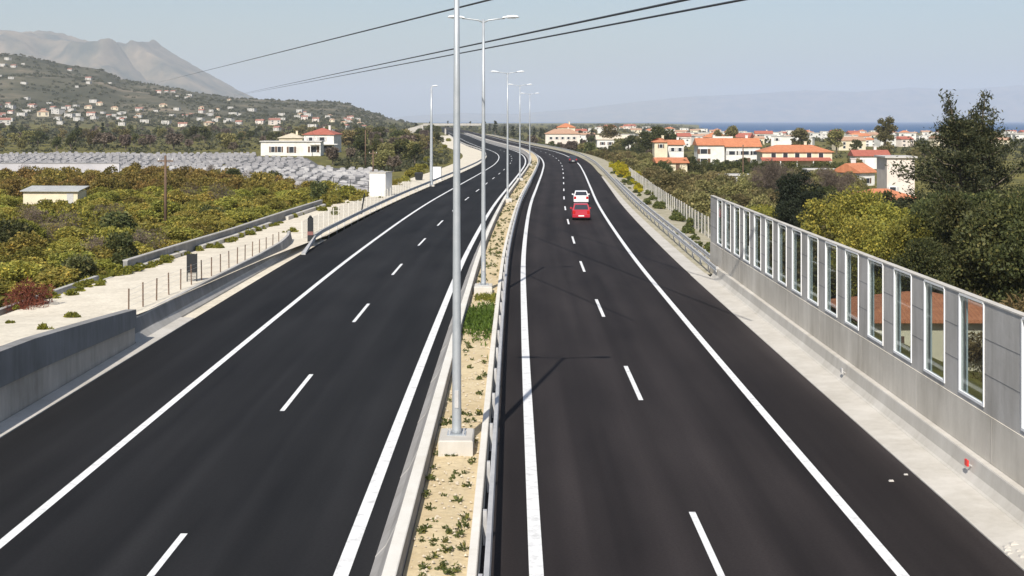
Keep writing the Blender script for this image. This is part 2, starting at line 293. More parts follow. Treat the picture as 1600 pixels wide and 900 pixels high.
# ------------------------------------------------------------------ mesh builder
class MB:
    def __init__(s): s.v = []; s.f = []
    def add(s, vs, fs):
        o = len(s.v); s.v += [tuple(map(float, p)) for p in vs]; s.f += [tuple(i + o for i in f) for f in fs]; return s
    def hexa(s, p):   # 8 points: bottom ring, top ring
        return s.add(p, [(3,2,1,0),(4,5,6,7),(0,1,5,4),(1,2,6,5),(2,3,7,6),(3,0,4,7)])
    def box(s, x0, x1, y0, y1, z0, z1):
        return s.hexa([(x0,y0,z0),(x1,y0,z0),(x1,y1,z0),(x0,y1,z0),(x0,y0,z1),(x1,y0,z1),(x1,y1,z1),(x0,y1,z1)])
    def bbox(s, x0, x1, y0, y1, z0, z1, b=.02):    # box with chamfered top edges
        p = lambda a, z: [(x0+a,y0+a,z),(x1-a,y0+a,z),(x1-a,y1-a,z),(x0+a,y1-a,z)]
        r = [p(0,z0), p(0,z1-b), p(b,z1)]
        fs = [(3,2,1,0)]
        for k in range(2):
            for i in range(4): fs.append((k*4+i, k*4+(i+1)%4, k*4+4+(i+1)%4, k*4+4+i))
        fs.append((8,9,10,11))
        return s.add(r[0]+r[1]+r[2], fs)
    def tube(s, pts, rad, n=8, cap=True):
        pts = [Vector(p) for p in pts]; vs = []; fs = []
        if not hasattr(rad, '__len__'): rad = [rad]*len(pts)
        prev = None
        for i, p in enumerate(pts):
            t = (pts[min(i+1, len(pts)-1)] - pts[max(i-1, 0)]).normalized()
            a = Vector((0,0,1)) if abs(t.z) < .9 else Vector((1,0,0))
            if prev is not None: e1 = (prev - t*prev.dot(t)).normalized()
            else: e1 = t.cross(a).normalized()
            prev = e1; e2 = t.cross(e1)
            for k in range(n):
                q = 2*math.pi*k/n
                vs.append(p + (e1*math.cos(q) + e2*math.sin(q))*rad[i])
        for i in range(len(pts)-1):
            for k in range(n): fs.append((i*n+k, i*n+(k+1)%n, (i+1)*n+(k+1)%n, (i+1)*n+k))
        if cap: fs.append(tuple(range(n))[::-1]); fs.append(tuple((len(pts)-1)*n+k for k in range(n)))
        return s.add(vs, fs)
    def cylx(s, cx, cy, cz, r, w, n=16):
        return s.tube([(cx-w/2,cy,cz),(cx+w/2,cy,cz)], r, n)
    def sweep(s, prof, ys, closed=True, shift=None, zs=None):   # profile (d, z) carried along the road
        n = len(prof); vs = []; fs = []
        for y in ys:
            sd = shift(y) if shift else 0; sz = zs(y) if zs else 0
            for d, z in prof: vs.append((float(X(d + sd, y)), y, z + (sz if not isinstance(sz, tuple) else 0)))
        m = n if closed else n-1
        for i in range(len(ys)-1):
            for k in range(m): fs.append((i*n+k, (i+1)*n+k, (i+1)*n+(k+1)%n, i*n+(k+1)%n))
        if closed:
            fs.append(tuple(range(n))); fs.append(tuple((len(ys)-1)*n+k for k in range(n))[::-1])
        return s.add(vs, fs)
    def build(s, name, m, parent=None, smooth=False, loc=None):
        me = bpy.data.meshes.new(name); me.from_pydata(s.v, [], s.f); me.materials.append(m)
        if smooth: me.polygons.foreach_set('use_smooth', [True]*len(me.polygons))
        me.validate(); me.update()
        o = bpy.data.objects.new(name, me); COL.objects.link(o)
        if parent is not None: o.parent = parent
        if loc is not None: o.location = loc
        return o
def tag(o, label=None, cat=None, group=None, kind=None):
    if label: o['label'] = label
    if cat: o['category'] = cat
    if group: o['group'] = group
    if kind: o['kind'] = kind
    return o
def thing(name, label, cat, loc=(0,0,0), rz=0, group=None):
    o = bpy.data.objects.new(name, None); COL.objects.link(o); o.location = loc; o.rotation_euler = (0,0,rz); o.empty_display_size = .2
    return tag(o, label, cat, group)
KIDS = {}
def dup(root, loc, rz=0, sc=None, label=None, group=None):
    r = root.copy(); COL.objects.link(r); r.location = loc; r.rotation_euler = (0,0,rz)
    if sc is not None: r.scale = sc if hasattr(sc, '__len__') else (sc,sc,sc)
    if label: r['label'] = label
    if group: r['group'] = group
    kids = KIDS.get(root.name)
    if kids is None: kids = KIDS[root.name] = [(ch, list(ch.children)) for ch in root.children]
    for ch, gs in kids:
        c = ch.copy(); COL.objects.link(c); c.parent = r
        for gch in gs:
            d = gch.copy(); COL.objects.link(d); d.parent = c
    return r
def struct(o): o['kind'] = 'structure'; return o
def stuff(o, label, cat): return tag(o, label, cat, kind='stuff')

def npmesh(name, V, faces_per, m, parent=None):     # V: (n, k, 3) separate polygons
    n, k, _ = V.shape
    me = bpy.data.meshes.new(name)
    me.vertices.add(n*k); me.vertices.foreach_set('co', V.reshape(-1).astype(np.float32))
    me.loops.add(n*k); me.loops.foreach_set('vertex_index', np.arange(n*k, dtype=np.int32))
    me.polygons.add(n); me.polygons.foreach_set('loop_start', np.arange(0, n*k, k, dtype=np.int32))
    me.polygons.foreach_set('loop_total', np.full(n, k, dtype=np.int32))
    me.materials.append(m); me.update(calc_edges=True)
    o = bpy.data.objects.new(name, me); COL.objects.link(o)
    if parent is not None: o.parent = parent
    return o
def rhombs(P, D, size, aspect=.55):
    """leaf sprays: centre P, outward direction D"""
    n = len(P)
    a = D + rng.normal(0, .75, (n,3)); a /= np.linalg.norm(a, axis=1)[:,None]
    b = np.cross(a, rng.normal(0, 1, (n,3))); b /= np.linalg.norm(b, axis=1)[:,None]+1e-9
    nrm = np.cross(a, b)
    L = (size * rng.uniform(.55, 1.35, n))[:,None]; W = L * aspect
    V = np.stack([P - a*L*.5, P + b*W*.5 + nrm*L*.08, P + a*L*.5, P - b*W*.5 + nrm*L*.08], 1)
    return V
def cloud(blobs, n, size, aspect=.55, inner=.45, zmin=None):
    B = np.array(blobs, float); w = (B[:,3]*B[:,4]+B[:,4]*B[:,5]+B[:,3]*B[:,5]); w /= w.sum()
    i = rng.choice(len(B), n, p=w); D = rng.normal(0, 1, (n,3)); D /= np.linalg.norm(D, axis=1)[:,None]
    r = inner + (1-inner)*rng.random(n)**.6
    P = B[i,:3] + D*B[i,3:]*r[:,None]
    if zmin is not None: P[:,2] = np.maximum(P[:,2], zmin + rng.random(n)*.2)
    return rhombs(P, D, size, aspect)
def clumpy(cx, cz, r, h, k, rs, seed):
    q = np.random.default_rng(seed); out = []
    for _ in range(k):
        t = q.uniform(0, 2*math.pi); rr = r*q.uniform(.15, .8)**.8; zz = q.uniform(.25, 1.0)
        lim = math.sqrt(max(.05, 1-(zz-.35)**2/.55)) if zz > .35 else 1
        s = rs*q.uniform(.6, 1.25)
        out.append((math.cos(t)*rr*lim, math.sin(t)*rr*lim, zz*h - s*.5, s, s, s*.8))
    return out

# ------------------------------------------------------------------ camera, light, world
cam = bpy.data.objects.new('camera', bpy.data.cameras.new('camera')); COL.objects.link(cam)
cam.location = (0,0,H); cam.rotation_euler = (R(90),0,0)
cam.data.sensor_width = 36; cam.data.lens = 36*F/1600
cam.data.shift_x = -(U0-800)/1600; cam.data.shift_y = -(450-V0)/1600
cam.data.clip_start = .5; cam.data.clip_end = 80000
scn.camera = cam
EL, AZ = R(41), math.atan2(.215, 1)
ld = Vector((math.sin(AZ)*math.cos(EL), math.cos(AZ)*math.cos(EL), -math.sin(EL)))
sun = bpy.data.objects.new('sun', bpy.data.lights.new('sun', 'SUN')); COL.objects.link(sun)
sun.data.energy = 5.0; sun.data.angle = R(.5); sun.data.color = (1, .95, .87)
sun.rotation_euler = ld.to_track_quat('-Z', 'Y').to_euler(); sun.location = (0,-50,80)
w = bpy.data.worlds.new('World'); scn.world = w; w.use_nodes = True
nt = w.node_tree; bg = nt.nodes['Background']; sky = nt.nodes.new('ShaderNodeTexSky')
sky.sky_type = 'NISHITA'; sky.sun_disc = False; sky.sun_elevation = EL; sky.sun_rotation = math.pi + AZ
sky.air_density = 1.0; sky.dust_density = 1.5; sky.ozone_density = 2.2; sky.altitude = 0
nt.links.new(sky.outputs[0], bg.inputs[0]); bg.inputs[1].default_value = .092
scn.view_settings.view_transform = 'Standard'; scn.view_settings.look = 'None'; scn.view_settings.exposure = .28; scn.view_settings.gamma = 1
scn.view_settings.use_curve_mapping = False
scn.cycles.max_bounces = 6; scn.cycles.diffuse_bounces = 3; scn.cycles.transparent_max_bounces = 16; scn.cycles.volume_bounces = 1
scn.cycles.use_denoising = True
# air
hz = MB().box(-24000, 24000, -600, 31000, -15.0, 760).build('haze', bpy.data.materials.new('haze_air'))
hm = hz.data.materials[0]; hm.use_nodes = True; hn = hm.node_tree; hn.nodes.remove(hn.nodes['Principled BSDF'])
pv = hn.nodes.new('ShaderNodeVolumePrincipled'); pv.inputs['Color'].default_value = (.80,.86,.95,1); pv.inputs['Density'].default_value = .88e-4; pv.inputs['Anisotropy'].default_value = .0
hn.links.new(pv.outputs[0], hn.nodes['Material Output'].inputs['Volume'])
stuff(hz, 'pale haze in the air over the plain and sea', 'haze')

# ------------------------------------------------------------------ ground, sea, hills
rows = np.concatenate([np.arange(-40, 130, 2.5), np.geomspace(130, 6500, 150)])
cols = np.concatenate([np.linspace(-1.5,-.6,30)[:-1], np.linspace(-.6,.6,241), np.linspace(.6,1.5,30)[1:]])
YY, AA = np.meshgrid(rows, cols, indexing='ij'); XX = AA*(YY+70); ZZ = gz(XX, YY)
nr, nc = XX.shape
me = bpy.data.meshes.new('ground'); V = np.stack([XX,YY,ZZ], -1).reshape(-1,3)
idx = np.arange(nr*nc).reshape(nr,nc)
fc = np.stack([idx[:-1,:-1], idx[:-1,1:], idx[1:,1:], idx[1:,:-1]], -1).reshape(-1,4)
me.from_pydata(V.tolist(), [], fc.tolist()); me.polygons.foreach_set('use_smooth', [True]*len(me.polygons)); me.materials.append(M['ground']); me.update()
go = bpy.data.objects.new('ground', me); COL.objects.link(go); struct(go)
struct(MB().add([(-20000,1500,-12),(20000,1500,-12),(20000,30500,-12),(-20000,30500,-12)], [(0,1,2,3)]).build('sea', M['sea']))
def ridge(name, pts, yc, dep, base, m, n=260, k=26, rough=.05):
    us = np.linspace(pts[0][0], pts[-1][0], n); hv = np.interp(us, [p[0] for p in pts], [p[1] for p in pts])
    vs = []; fs = []
    for j in range(k+1):
        t = j/k; y = yc - dep*(1-t) if t <= .72 else yc + dep*(t-.72)*1.2 - dep*.0
        y = yc - dep + dep*t/.72 if t <= .72 else yc + dep*(t-.72)
        prof = math.sin(min(t/.72,1)*math.pi/2)**1.15 if t <= .72 else 1-((t-.72)/.28)**1.4
        for i in range(n):
            x = (us[i]-U0)/F*yc
            hgt = max(0, (V0-hv[i])/F*yc + 9 - base)
            nz = float(noise2(x*.0021+j*.17, y*.0023)*.6+noise2(x*.006, y*.006+1)*.4)*rough*(1 if abs(t-.72) > .02 else .25)
            vs.append((x, y, base + hgt*max(0, min(prof*(1+nz*2.2), .97 - .02*abs(t-.72)*10) if abs(t-.72) > .012 else prof) + (float(noise2(us[i]*.21, j*.9))*6*(hgt/500.) if j > 3 else 0)))
    for j in range(k):
        for i in range(n-1): fs.append((j*n+i, j*n+i+1, (j+1)*n+i+1, (j+1)*n+i))
    return struct(MB().add(vs, fs).build(name, m, smooth=True))
mm = mat('mountain_rock', (.035,.046,.036), (.25,.19,.125), .0042, .95, coord='World', lo=.38, hi=.66, detail=10)
ridge('mountain', [(-900,120),(-500,70),(-200,75),(-60,66),(0,58),(18,56),(30,52),(45,50),(62,48),(80,50),(100,52),(112,57),(130,62),(150,65.5),(175,66),(192,67),(204,71),(212,69),(225,68),(235,67),(239,63.5),(243,63),(248,67),(253,73),(262,77),(280,89),(310,106),(340,125),(365,139),(420,165),(500,186),(560,192)], 9500, 2600, -12, mm, n=420, k=48, rough=.30)
ridge('far_coast', [(560,192),(640,181),(720,176),(800,178),(900,170),(1000,158),(1080,150),(1180,146),(1260,140),(1340,143),(1420,136),(1500,139),(1600,132),(1750,138),(2000,150),(2300,185)], 24000, 2500, -13, mm, rough=.12)

# ------------------------------------------------------------------ motorway surfaces
YS = np.concatenate([np.arange(-20, 140, 4.0), np.arange(140, 600, 6.0), np.arange(600, 2000, 25.0)]).tolist()
def yrange(a, b): return [a] + [y for y in YS if a+.5 < y < b-.5] + [b]
def strip(name, d0, d1, z, y0, y1, m, nd=6, dz=None):
    ys = yrange(y0, y1); vs = []; fs = []; uv = []
    for y in ys:
        for k in range(nd+1):
            a = d0(y) if callable(d0) else d0; b = d1(y) if callable(d1) else d1
            d = a + (b-a)*k/nd; vs.append((float(X(d,y)), y, (z(y, k/nd) if callable(z) else z))); uv.append((d, y))
    for i in range(len(ys)-1):
        for k in range(nd): fs.append((i*(nd+1)+k, i*(nd+1)+k+1, (i+1)*(nd+1)+k+1, (i+1)*(nd+1)+k))
    o = MB().add(vs, fs).build(name, m); u = o.data.uv_layers.new(name='UVMap')
    for lp in o.data.loops: u.data[lp.index].uv = uv[lp.vertex_index]
    return struct(o)
strip('road', -15.0, -2.95, 0, -20, 1975, M['asph_l'], 8)
strip('road', -1.25, 9.74, 0, -20, 1975, M['asph_r'], 8)
# painted lines
pm = MB()
def line(d, wd, y0, y1): pm.sweep([(d-wd/2,.005),(d+wd/2,.005)], yrange(y0,y1), closed=False)
for d, wd in ((-11.36,.24),(-3.87,.30),(0,.29),(7.25,.25)): line(d, wd, -20, 1000)
k0, pit = F*H*1.0, 18.05
def dashes(d, yt):
    y = yt
    while y > 0: y -= pit
    while y < 420:
        line(d, .15, y-5.9, y); y += pit
yt_l = F*H/(585-V0); yt_r = F*H/(572-V0)
dashes(-7.63, yt_l); dashes(3.65, yt_r)
o = pm.build('road_markings', M['paint']); struct(o)

# edge gutters
def gut(name, d0, d1, y0, y1, z, m, kerb=.0):
    o = MB().sweep([(d0,-.1),(d0,z),(d0+.06*(1 if d1 > d0 else -1),z+.012),(d1,z+.045),(d1,-.1)], yrange(y0,y1)).build(name, m); return struct(o)
gut('gutter', -15.0, -15.62, -20, 60, .03, M['conc_new'])
gut('gutter', 9.74, 10.70, -20, 77, .03, M['conc_new'])
gl = lambda y: float(np.interp(y, [77,150,212], [10.7,10.4,10.0]))
strip('gutter', 9.74, gl, .035, 77.05, 212, M['conc_new'], 1)
# verges
def zl(y, t): return float(bench(y)) - .04 + (.10 if t < .05 else 0) - .5*t*t*(y > 0)*.3
strip('gravel_track', lambda y: float(np.interp(y, [0,54,54.5,62,80,100,200], [-16.05,-16.05,-16.0,-15.9,-15.7,-15.05,-15.02])), -22.3, zl, 54.4, 800, M['gravel'], 10)
strip('gravel_track', -16.03, -22.3, zl, -20, 54.4, M['gravel'], 10)
strip('gravel_shoulder', -15.0, -16.6, .012, 60.02, 100, M['gravel'], 1)
strip('verge', lambda y: float(np.interp(y, [77,150,212,230,2000], [10.7,10.4,10.0,9.74,9.74])), 15.2, lambda y, t: .02 - .35*t*t, 77.1, 900, M['verge'], 8)
strip('verge', 12.0, 15.2, lambda y, t: -.05-.35*t, -20, 77.1, M['verge'], 4)
def zsoil(y, t): return .44 + .05*math.sin(t*3.14) + .03*math.sin(y*.9+t*4)
strip('median_soil', -2.54, -1.325, zsoil, -20, 900, M['soil'], 6)

# ------------------------------------------------------------------ median barriers
def jprof(d, s, h=.86):      # half jersey profile: toe on the side s
    return [(d, -.05), (d, .075), (d - s*.20, .30), (d - s*.38, h), (d - s*.60, h), (d - s*.64, -.05)]
b = thing('median_barrier', 'grey concrete barrier along the left edge of the planted median', 'barrier')
MB().sweep([(-3.28,-.05),(-3.28,.075),(-3.07,.30),(-2.81,.83),(-2.57,.83),(-2.53,-.05)], yrange(-20, 900)).build('barrier_wall', M['conc_face'], b)  # face in a darker grey than the top strip
MB().sweep([(-2.82,.833),(-2.82,.86),(-2.80,.875),(-2.58,.875),(-2.56,.86),(-2.56,.833)], yrange(-20, 900)).build('coping', M['conc_top'], b)
for y in np.arange(15, 120, 6.0): MB().sweep([(-3.285,.05),(-3.285,.08),(-3.075,.305),(-2.82,.82),(-2.82,.80),(-3.06,.29),(-3.27,.07)], [y, y+.045]).build('joint', M['conc_grey'], b)
b = thing('median_barrier', 'slim concrete barrier along the right edge of the planted median', 'barrier')
MB().sweep([(-1.13,-.05),(-1.14,.60),(-1.16,.62),(-1.32,.62),(-1.33,-.05)], yrange(-20, 900)).build('kerb_wall', M['conc_top'], b)
MB().sweep([(-.90,.46),(-.88,.53),(-.93,.61),(-.88,.69),(-.90,.76),(-.98,.765),(-1.00,.76),(-.96,.69),(-1.00,.61),(-.96,.53)], yrange(-20, 900)).build('rail', M['rail'], b)
for k, y in enumerate(np.arange(12, 200, 4.0)):
    p = MB(); x = float(X(-1.06, y)); p.box(x-.04, x+.04, y-.06, y+.06, -.1, .74); p.build('post', M['rail'], b)

# weeds in the median
P = []; 
for _ in range(640):
    y = 20 + 260*random.random()**1.6; d = random.uniform(-2.46,-1.4)
    if math.sin(y*.55)+math.sin(y*.23+1) + random.gauss(0,.6) < .55 and y < 62: 
        if random.random() < .62: continue
    P.append((float(X(d,y)), y, .49, random.uniform(.04,.13)))
Vs = []
for x, y, z, s in P:
    n = 26; D = rng.normal(0,1,(n,3)); D[:,2] = abs(D[:,2]); D /= np.linalg.norm(D,axis=1)[:,None]
    Vs.append(rhombs(np.array([x,y,z]) + D*s*rng.uniform(.3,1.3,(n,1)), D, s*1.0, .5))
stuff(npmesh('weeds', np.concatenate(Vs), 4, M['weed']), 'low green weeds scattered over the sandy soil of the median', 'weeds')
Vs = []
for _ in range(900):
    y = 18+70*random.random()**1.5; d = random.uniform(-2.5,-1.36); q = random.uniform(.012,.05); x = float(X(d,y)); a = random.random()*3
    c, sn = math.cos(a)*q, math.sin(a)*q; z = .455 + .05*math.sin((d+2.54)/1.215*3.14) + .02
    b0 = [(x-c,y-sn,z),(x+sn,y-c,z),(x+c*1.3,y+sn,z),(x-sn,y+c,z)]; tp = (x+c*.2,y,z+q*.9)
    for i in range(4): Vs.append([b0[i], b0[(i+1)%4], tp])
stuff(npmesh('pebbles', np.array(Vs, float), 3, mat('median_pebble', (.40,.33,.24), (.60,.53,.42), 9, .9, coord='World')), 'small pale stones lying on the sandy median soil', 'pebbles')
def patch(y0, y1, d0, d1, n, s, m, name, label):
    q = rng.random((n,3)); y = (y0+y1)/2 + (y1-y0)*.27*rng.normal(0,1,n)*(.7+.6*q[:,1]); d = d0+(d1-d0)*q[:,1]
    Pp = np.stack([X(d,y), y, .49+.16*q[:,2]], 1); D = np.tile(np.array([[0,0,1.2]]),(n,1))
    return stuff(npmesh(name, rhombs(Pp, D, s, .25), 4, m), label, 'grass')
patch(52.5, 60.0, -2.5, -1.36, 2600, .22, M['grass'], 'grass', 'bright green grass patch in the median between the first two lamp posts')
patch(62, 64.0, -2.3, -1.4, 420, .2, M['weedy'], 'grass', 'yellowish grass beside the plinth of the second lamp post')

# ------------------------------------------------------------------ lamp posts
def lamp_head(t, sx, z, arm):
    hd = MB(); x0 = sx*(arm-.12); x1 = sx*(arm+.72)
    pts = [(x0,0,z+.02),(x0+sx*.10,0,z+.03),(x0+sx*.3,0,z+.05),(x0+sx*.58,0,z+.06),(x0+sx*.78,0,z+.05),(x1,0,z+.03)]
    n = 10; vs = []; fs = []; ry = [.05,.09,.15,.17,.14,.04]; rz = [.05,.07,.10,.11,.09,.03]
    for (x,y,zz), a, c in zip(pts, ry, rz):
        for k in range(n):
            q = 2*math.pi*k/n; vs.append((x, y+a*math.cos(q), zz + c*math.sin(q)*(1 if math.sin(q) > 0 else .35)))
    for i in range(5):
        for k in range(n): fs.append((i*n+k, i*n+(k+1)%n, (i+1)*n+(k+1)%n, (i+1)*n+k))
    fs += [tuple(range(n)), tuple(range(5*n,6*n))]
    o = hd.add(vs, fs).build('lamp_head', M['lampgrey'], t, smooth=True)
    xa, xb = sorted((x0+sx*.25, x0+sx*.68))
    MB().box(xa, xb, -.11, .11, z-.012, z+.02).build('lens', M['lampglass'], o)
def lamp_post(loc, label, hgt=13.3, arms=(-1,1), group='lamp posts along the median', plinth=.4, arm=1.05, rz=0, rk=1):
    t = thing('street_lamp', label, 'street lamp', loc, rz, group)
    if plinth: MB().bbox(-.44,.44,-.75,.65,-.3,plinth,.03).build('plinth', M['conc_new'], t)
    z0 = plinth
    MB().box(-.24,.24,-.24,.24,z0,z0+.03).build('base_plate', M['galv'], t)
    for ax in (-.18,.18):
        for ay in (-.18,.18): MB().tube([(ax,ay,z0+.02),(ax,ay,z0+.11)], .022, 6).build('bolt', M['rail'], t)
    MB().tube([(0,0,z0+.03),(0,0,z0+.12),(0,0,z0+.5),(0,0,z0+4.5),(0,0,z0+9),(0,0,hgt)], [.15*rk,.125*rk,.122*rk,.105*rk,.085*rk,.062*rk], 14).build('pole', M['galv'], t, smooth=True)
    MB().box(-.05,.05,-.135,-.10,z0+.7,z0+1.15).build('access_door', M['rail'], t)
    for s in arms:
        MB().tube([(0,0,hgt-.15),(s*.25,0,hgt-.03),(s*arm*.6,0,hgt+.02),(s*arm,0,hgt+.06)], [.04,.04,.035,.03], 8).build('arm', M['galv'], t, smooth=True)
        lamp_head(t, s, hgt+.06, arm)
    return t
LP = [(34.3,-1.93,'nearest and tallest looking lamp post standing on its concrete plinth in the median'),
      (65.4,-2.0,'second lamp post along the median, its twin white heads crossing the upper cable'),
      (138,-2.35,'third lamp post along the median, rising beyond the grassy stretch'),
      (187,-2.55,'fourth lamp post along the median, just before the bend'),
      (247,-2.5,'farthest lamp post of the median, standing in the bend')]
first = None
for y, d, lab in LP:
    x = float(X(d,y))
    if first is None: first = lamp_post((x,y,.46), lab, 13.55)
    else: dup(first, (x,y,.46), 0, None, lab)
px = at(674, 290, .1)
lamp_post((px[0], px[1], .05), 'pale single-arm lamp post on the left verge beside a white cabinet', 13.6, (1,), 'lamp posts on the verge', .12, .18, 0, 1.9)

# ------------------------------------------------------------------ right side: barrier, noise wall
b = thing('roadside_barrier', 'low pale concrete barrier at the foot of the noise wall', 'barrier')
MB().sweep([(10.70,-.05),(10.70,.08),(10.76,.12),(10.88,.30),(10.93,.64),(10.95,.67),(11.12,.67),(11.12,-.05)], yrange(-20, 75.5)).build('barrier_wall', M['conc_new'], b)
nb = thing('noise_barrier', 'tall grey concrete noise wall with a row of glazed openings', 'noise wall')
XW = 11.62; zt, zb = 4.5, 1.93; TH = .17; YE = 78.6
def wx(y): return float(C(y)) - .46 + XW
w_ = MB()
def wseg(mb, y0, y1, z0, z1, o=0, th=TH):
    a, c = wx(y0)+o, wx(y1)+o
    mb.hexa([(a,y0,z0),(a+th,y0,z0),(c+th,y1,z0),(c,y1,z0),(a,y0,z1),(a+th,y0,z1),(c+th,y1,z1),(c,y1,z1)])
ye = [y for y in np.arange(-8, YE, 4.0)] + [YE]
for y0, y1 in zip(ye[:-1], ye[1:]): wseg(w_, y0, y1, -2.9, 1.80, -.025, TH+.07)
w_.build('base_wall', M['conc_tan'], nb)
for y in np.arange(-4, 76, 6.0): jm = MB(); wseg(jm, y, y+.03, .7, 1.795, -.029, .01); jm.build('joint', M['conc_grey'], nb)
wins = [(32.55,34.4)]
y = 34.4
while y + 3 < YE-.8: wins.append((y+1.12, y+2.92)); y += 2.96
y = 30.16
while y > 2: wins.insert(0, (y-1.80, y)); y -= 2.96
edges = [-8.0]
for a, c in wins: edges += [a, c]
edges += [YE]
for i in range(0, len(edges), 2):
    p = MB(); y0, y1 = edges[i], edges[i+1]
    n = max(1, int((y1-y0)/4))
    for q in range(n): wseg(p, y0+(y1-y0)*q/n, y0+(y1-y0)*(q+1)/n, 1.80, zt+.02, 0, TH)
    pp = p.build('concrete_panel', M['conc_grey'], nb)
    if y1-y0 < 4:
        for zj in (2.75, 3.62):
            gj = MB(); wseg(gj, y0+.02, y1-.02, zj, zj+.022, -.004, .01); gj.build('joint', M['conc_up'], pp)
for a, c in wins:
    sl = MB(); wseg(sl, a, c, 1.80, zb, 0, TH); sl.build('sill_panel', M['conc_grey'], nb)
    fr = MB(); wseg(fr, c-.07, c-.003, zb, zt-.03, -.025, .08); wseg(fr, a+.003, a+.05, zb, zt-.03, -.025, .08)
    wseg(fr, a+.05, c-.07, zb+.002, zb+.07, -.025, .08); wseg(fr, c-.42, c-.37, zb+.07, zt-.03, .05, .04); wseg(fr, a+.05, c-.07, zt-.03, zt+.02, -.025, .08)
    f = fr.build('window_frame', M['frame'], nb)
    g_ = MB(); wseg(g_, a+.05, c-.07, zb+.07, zt-.03, .022, .012); g_.build('glass_pane', M['glass'], f)
cp = MB()
for y0, y1 in zip(ye[:-1], ye[1:]): wseg(cp, y0, y1, zt+.022, zt+.06, -.02, TH+.04)
cp.build('coping', M['conc_new'], nb)
# small reflectors on the right barrier
for u, v, m, lab in ((1517,727,M['redrefl'],'small red reflector fixed on the pale barrier by the noise wall'), (1320,582,M['rail'],'small grey reflector fixed on the pale barrier by the noise wall')):
    yy = F*11.34/(u-U0); zz = zv(v, yy)
    t = thing('reflector', lab, 'reflector', (11.36, yy, zz+.02))
    MB().tube([(.03,0,-.06),(-.10,-.02,.02)], .022, 8).build('stem', M['rail'], t)
    MB().bbox(-.15,-.10,-.09,.09,-.03,.13,.015).build('reflector_plate', m, t)
# litter on the hard shoulder
for u, v, s, lab in ((1392,752,.06,'crumpled pale litter on the dark hard shoulder'), (1415,742,.05,'tiny scrap of litter on the right hard shoulder')):
    x, y = at(u, v); q = MB(); q.hexa([(-s,-s,0),(s*1.2,-s*.8,0),(s,s,0),(-s*.9,s*.7,0),(-s*.6,-s*.5,s*.5),(s*.7,-s*.4,s*.8),(s*.5,s*.5,s*.4),(-s*.5,s*.4,s*.6)])
    tag(q.build('litter', M['conc'], loc=(x,y,.004)), lab, 'litter')
x, y = at(1583, 862, .05); q = MB()
for k in range(9):
    a, r = random.uniform(0,6.3), random.uniform(.05,.32); s = random.uniform(.05,.16)
    cx, cy = a and r*math.cos(a), r*1.8*math.sin(a); q.hexa([(cx-s,cy-s,0),(cx+s,cy-s*.7,0),(cx+s*.8,cy+s,0),(cx-s,cy+s*.8,0),(cx-s*.6,cy-s*.6,s*.7),(cx+s*.7,cy-s*.4,s*.5),(cx+s*.4,cy+s*.6,s*.8),(cx-s*.5,cy+s*.5,s*.6)])
stuff(q.build('rubble', M['conc_new'], loc=(x+.05,y,.01)), 'pale concrete crumbs spilled at the kerb of the right shoulder', 'rubble')

# ------------------------------------------------------------------ guardrails
def guardrail(label, dfun, y0, y1, side, step=4.0, top=.80, ends=True, maxp=60):
    t = thing('guardrail', label, 'guardrail')
    ys = yrange(y0, y1) if y1-y0 > 20 else np.linspace(y0,y1,8).tolist()
    s = side
    pr = [(0,top-.31),(s*.04,top-.29),(s*.05,top-.22),(s*.0,top-.16),(s*.05,top-.09),(s*.04,top-.02),(0,top),(-s*.012,top),(-s*.012,top-.31)]
    MB().sweep(pr, ys, True, shift=dfun).build('rail', M['rail'], t)
    k = 0; y = y0+.3
    while y < y1 and k < maxp:
        x = float(X(dfun(y)-s*.10, y)); MB().box(x-.05,x+.05,y-.06,y+.06,-.3,top-.03).build('post', M['rail'], t); y += step; k += 1
    return t
guardrail('steel guardrail along the right verge beyond the noise wall', lambda y: float(np.interp(y,[74,82,100,150,215,300],[10.85,10.95,11.0,10.9,10.6,10.3])), 74, 330, -1)
guardrail('second steel rail on the right verge just behind the first', lambda y: float(np.interp(y,[74,82,100,150,200],[11.35,11.5,11.55,11.4,11.0])), 76.0, 190, -1)
guardrail('long steel guardrail along the far left verge', lambda y: float(np.interp(y,[94,97,100,120,200,300],[-15.05,-15.2,-15.3,-15.25,-15.2,-15.2])), 95, 330, 1)
guardrail('distant steel guardrail on the right beyond the bend', lambda y: 10.6, 334, 800, -1, 8.0)
guardrail('distant steel guardrail on the left beyond the bend', lambda y: -15.3, 334, 800, 1, 8.0)
t = thing('guardrail_terminal', 'slanted grey end piece of the left guardrail', 'guardrail end')
x0 = float(X(-15.05,94.9)); MB().hexa([(x0+.0,88.6,.0),(x0+.3,88.6,.0),(x0+.06,94.9,.45),(x0,94.9,.45),(x0+.0,88.6,.1),(x0+.3,88.6,.1),(x0+.06,94.9,.8),(x0,94.9,.8)]).build('sloping_rail', M['rail'], t)
MB().box(x0-.14,x0-.01,94.5,94.75,0,.72).build('post', M['rail'], t)

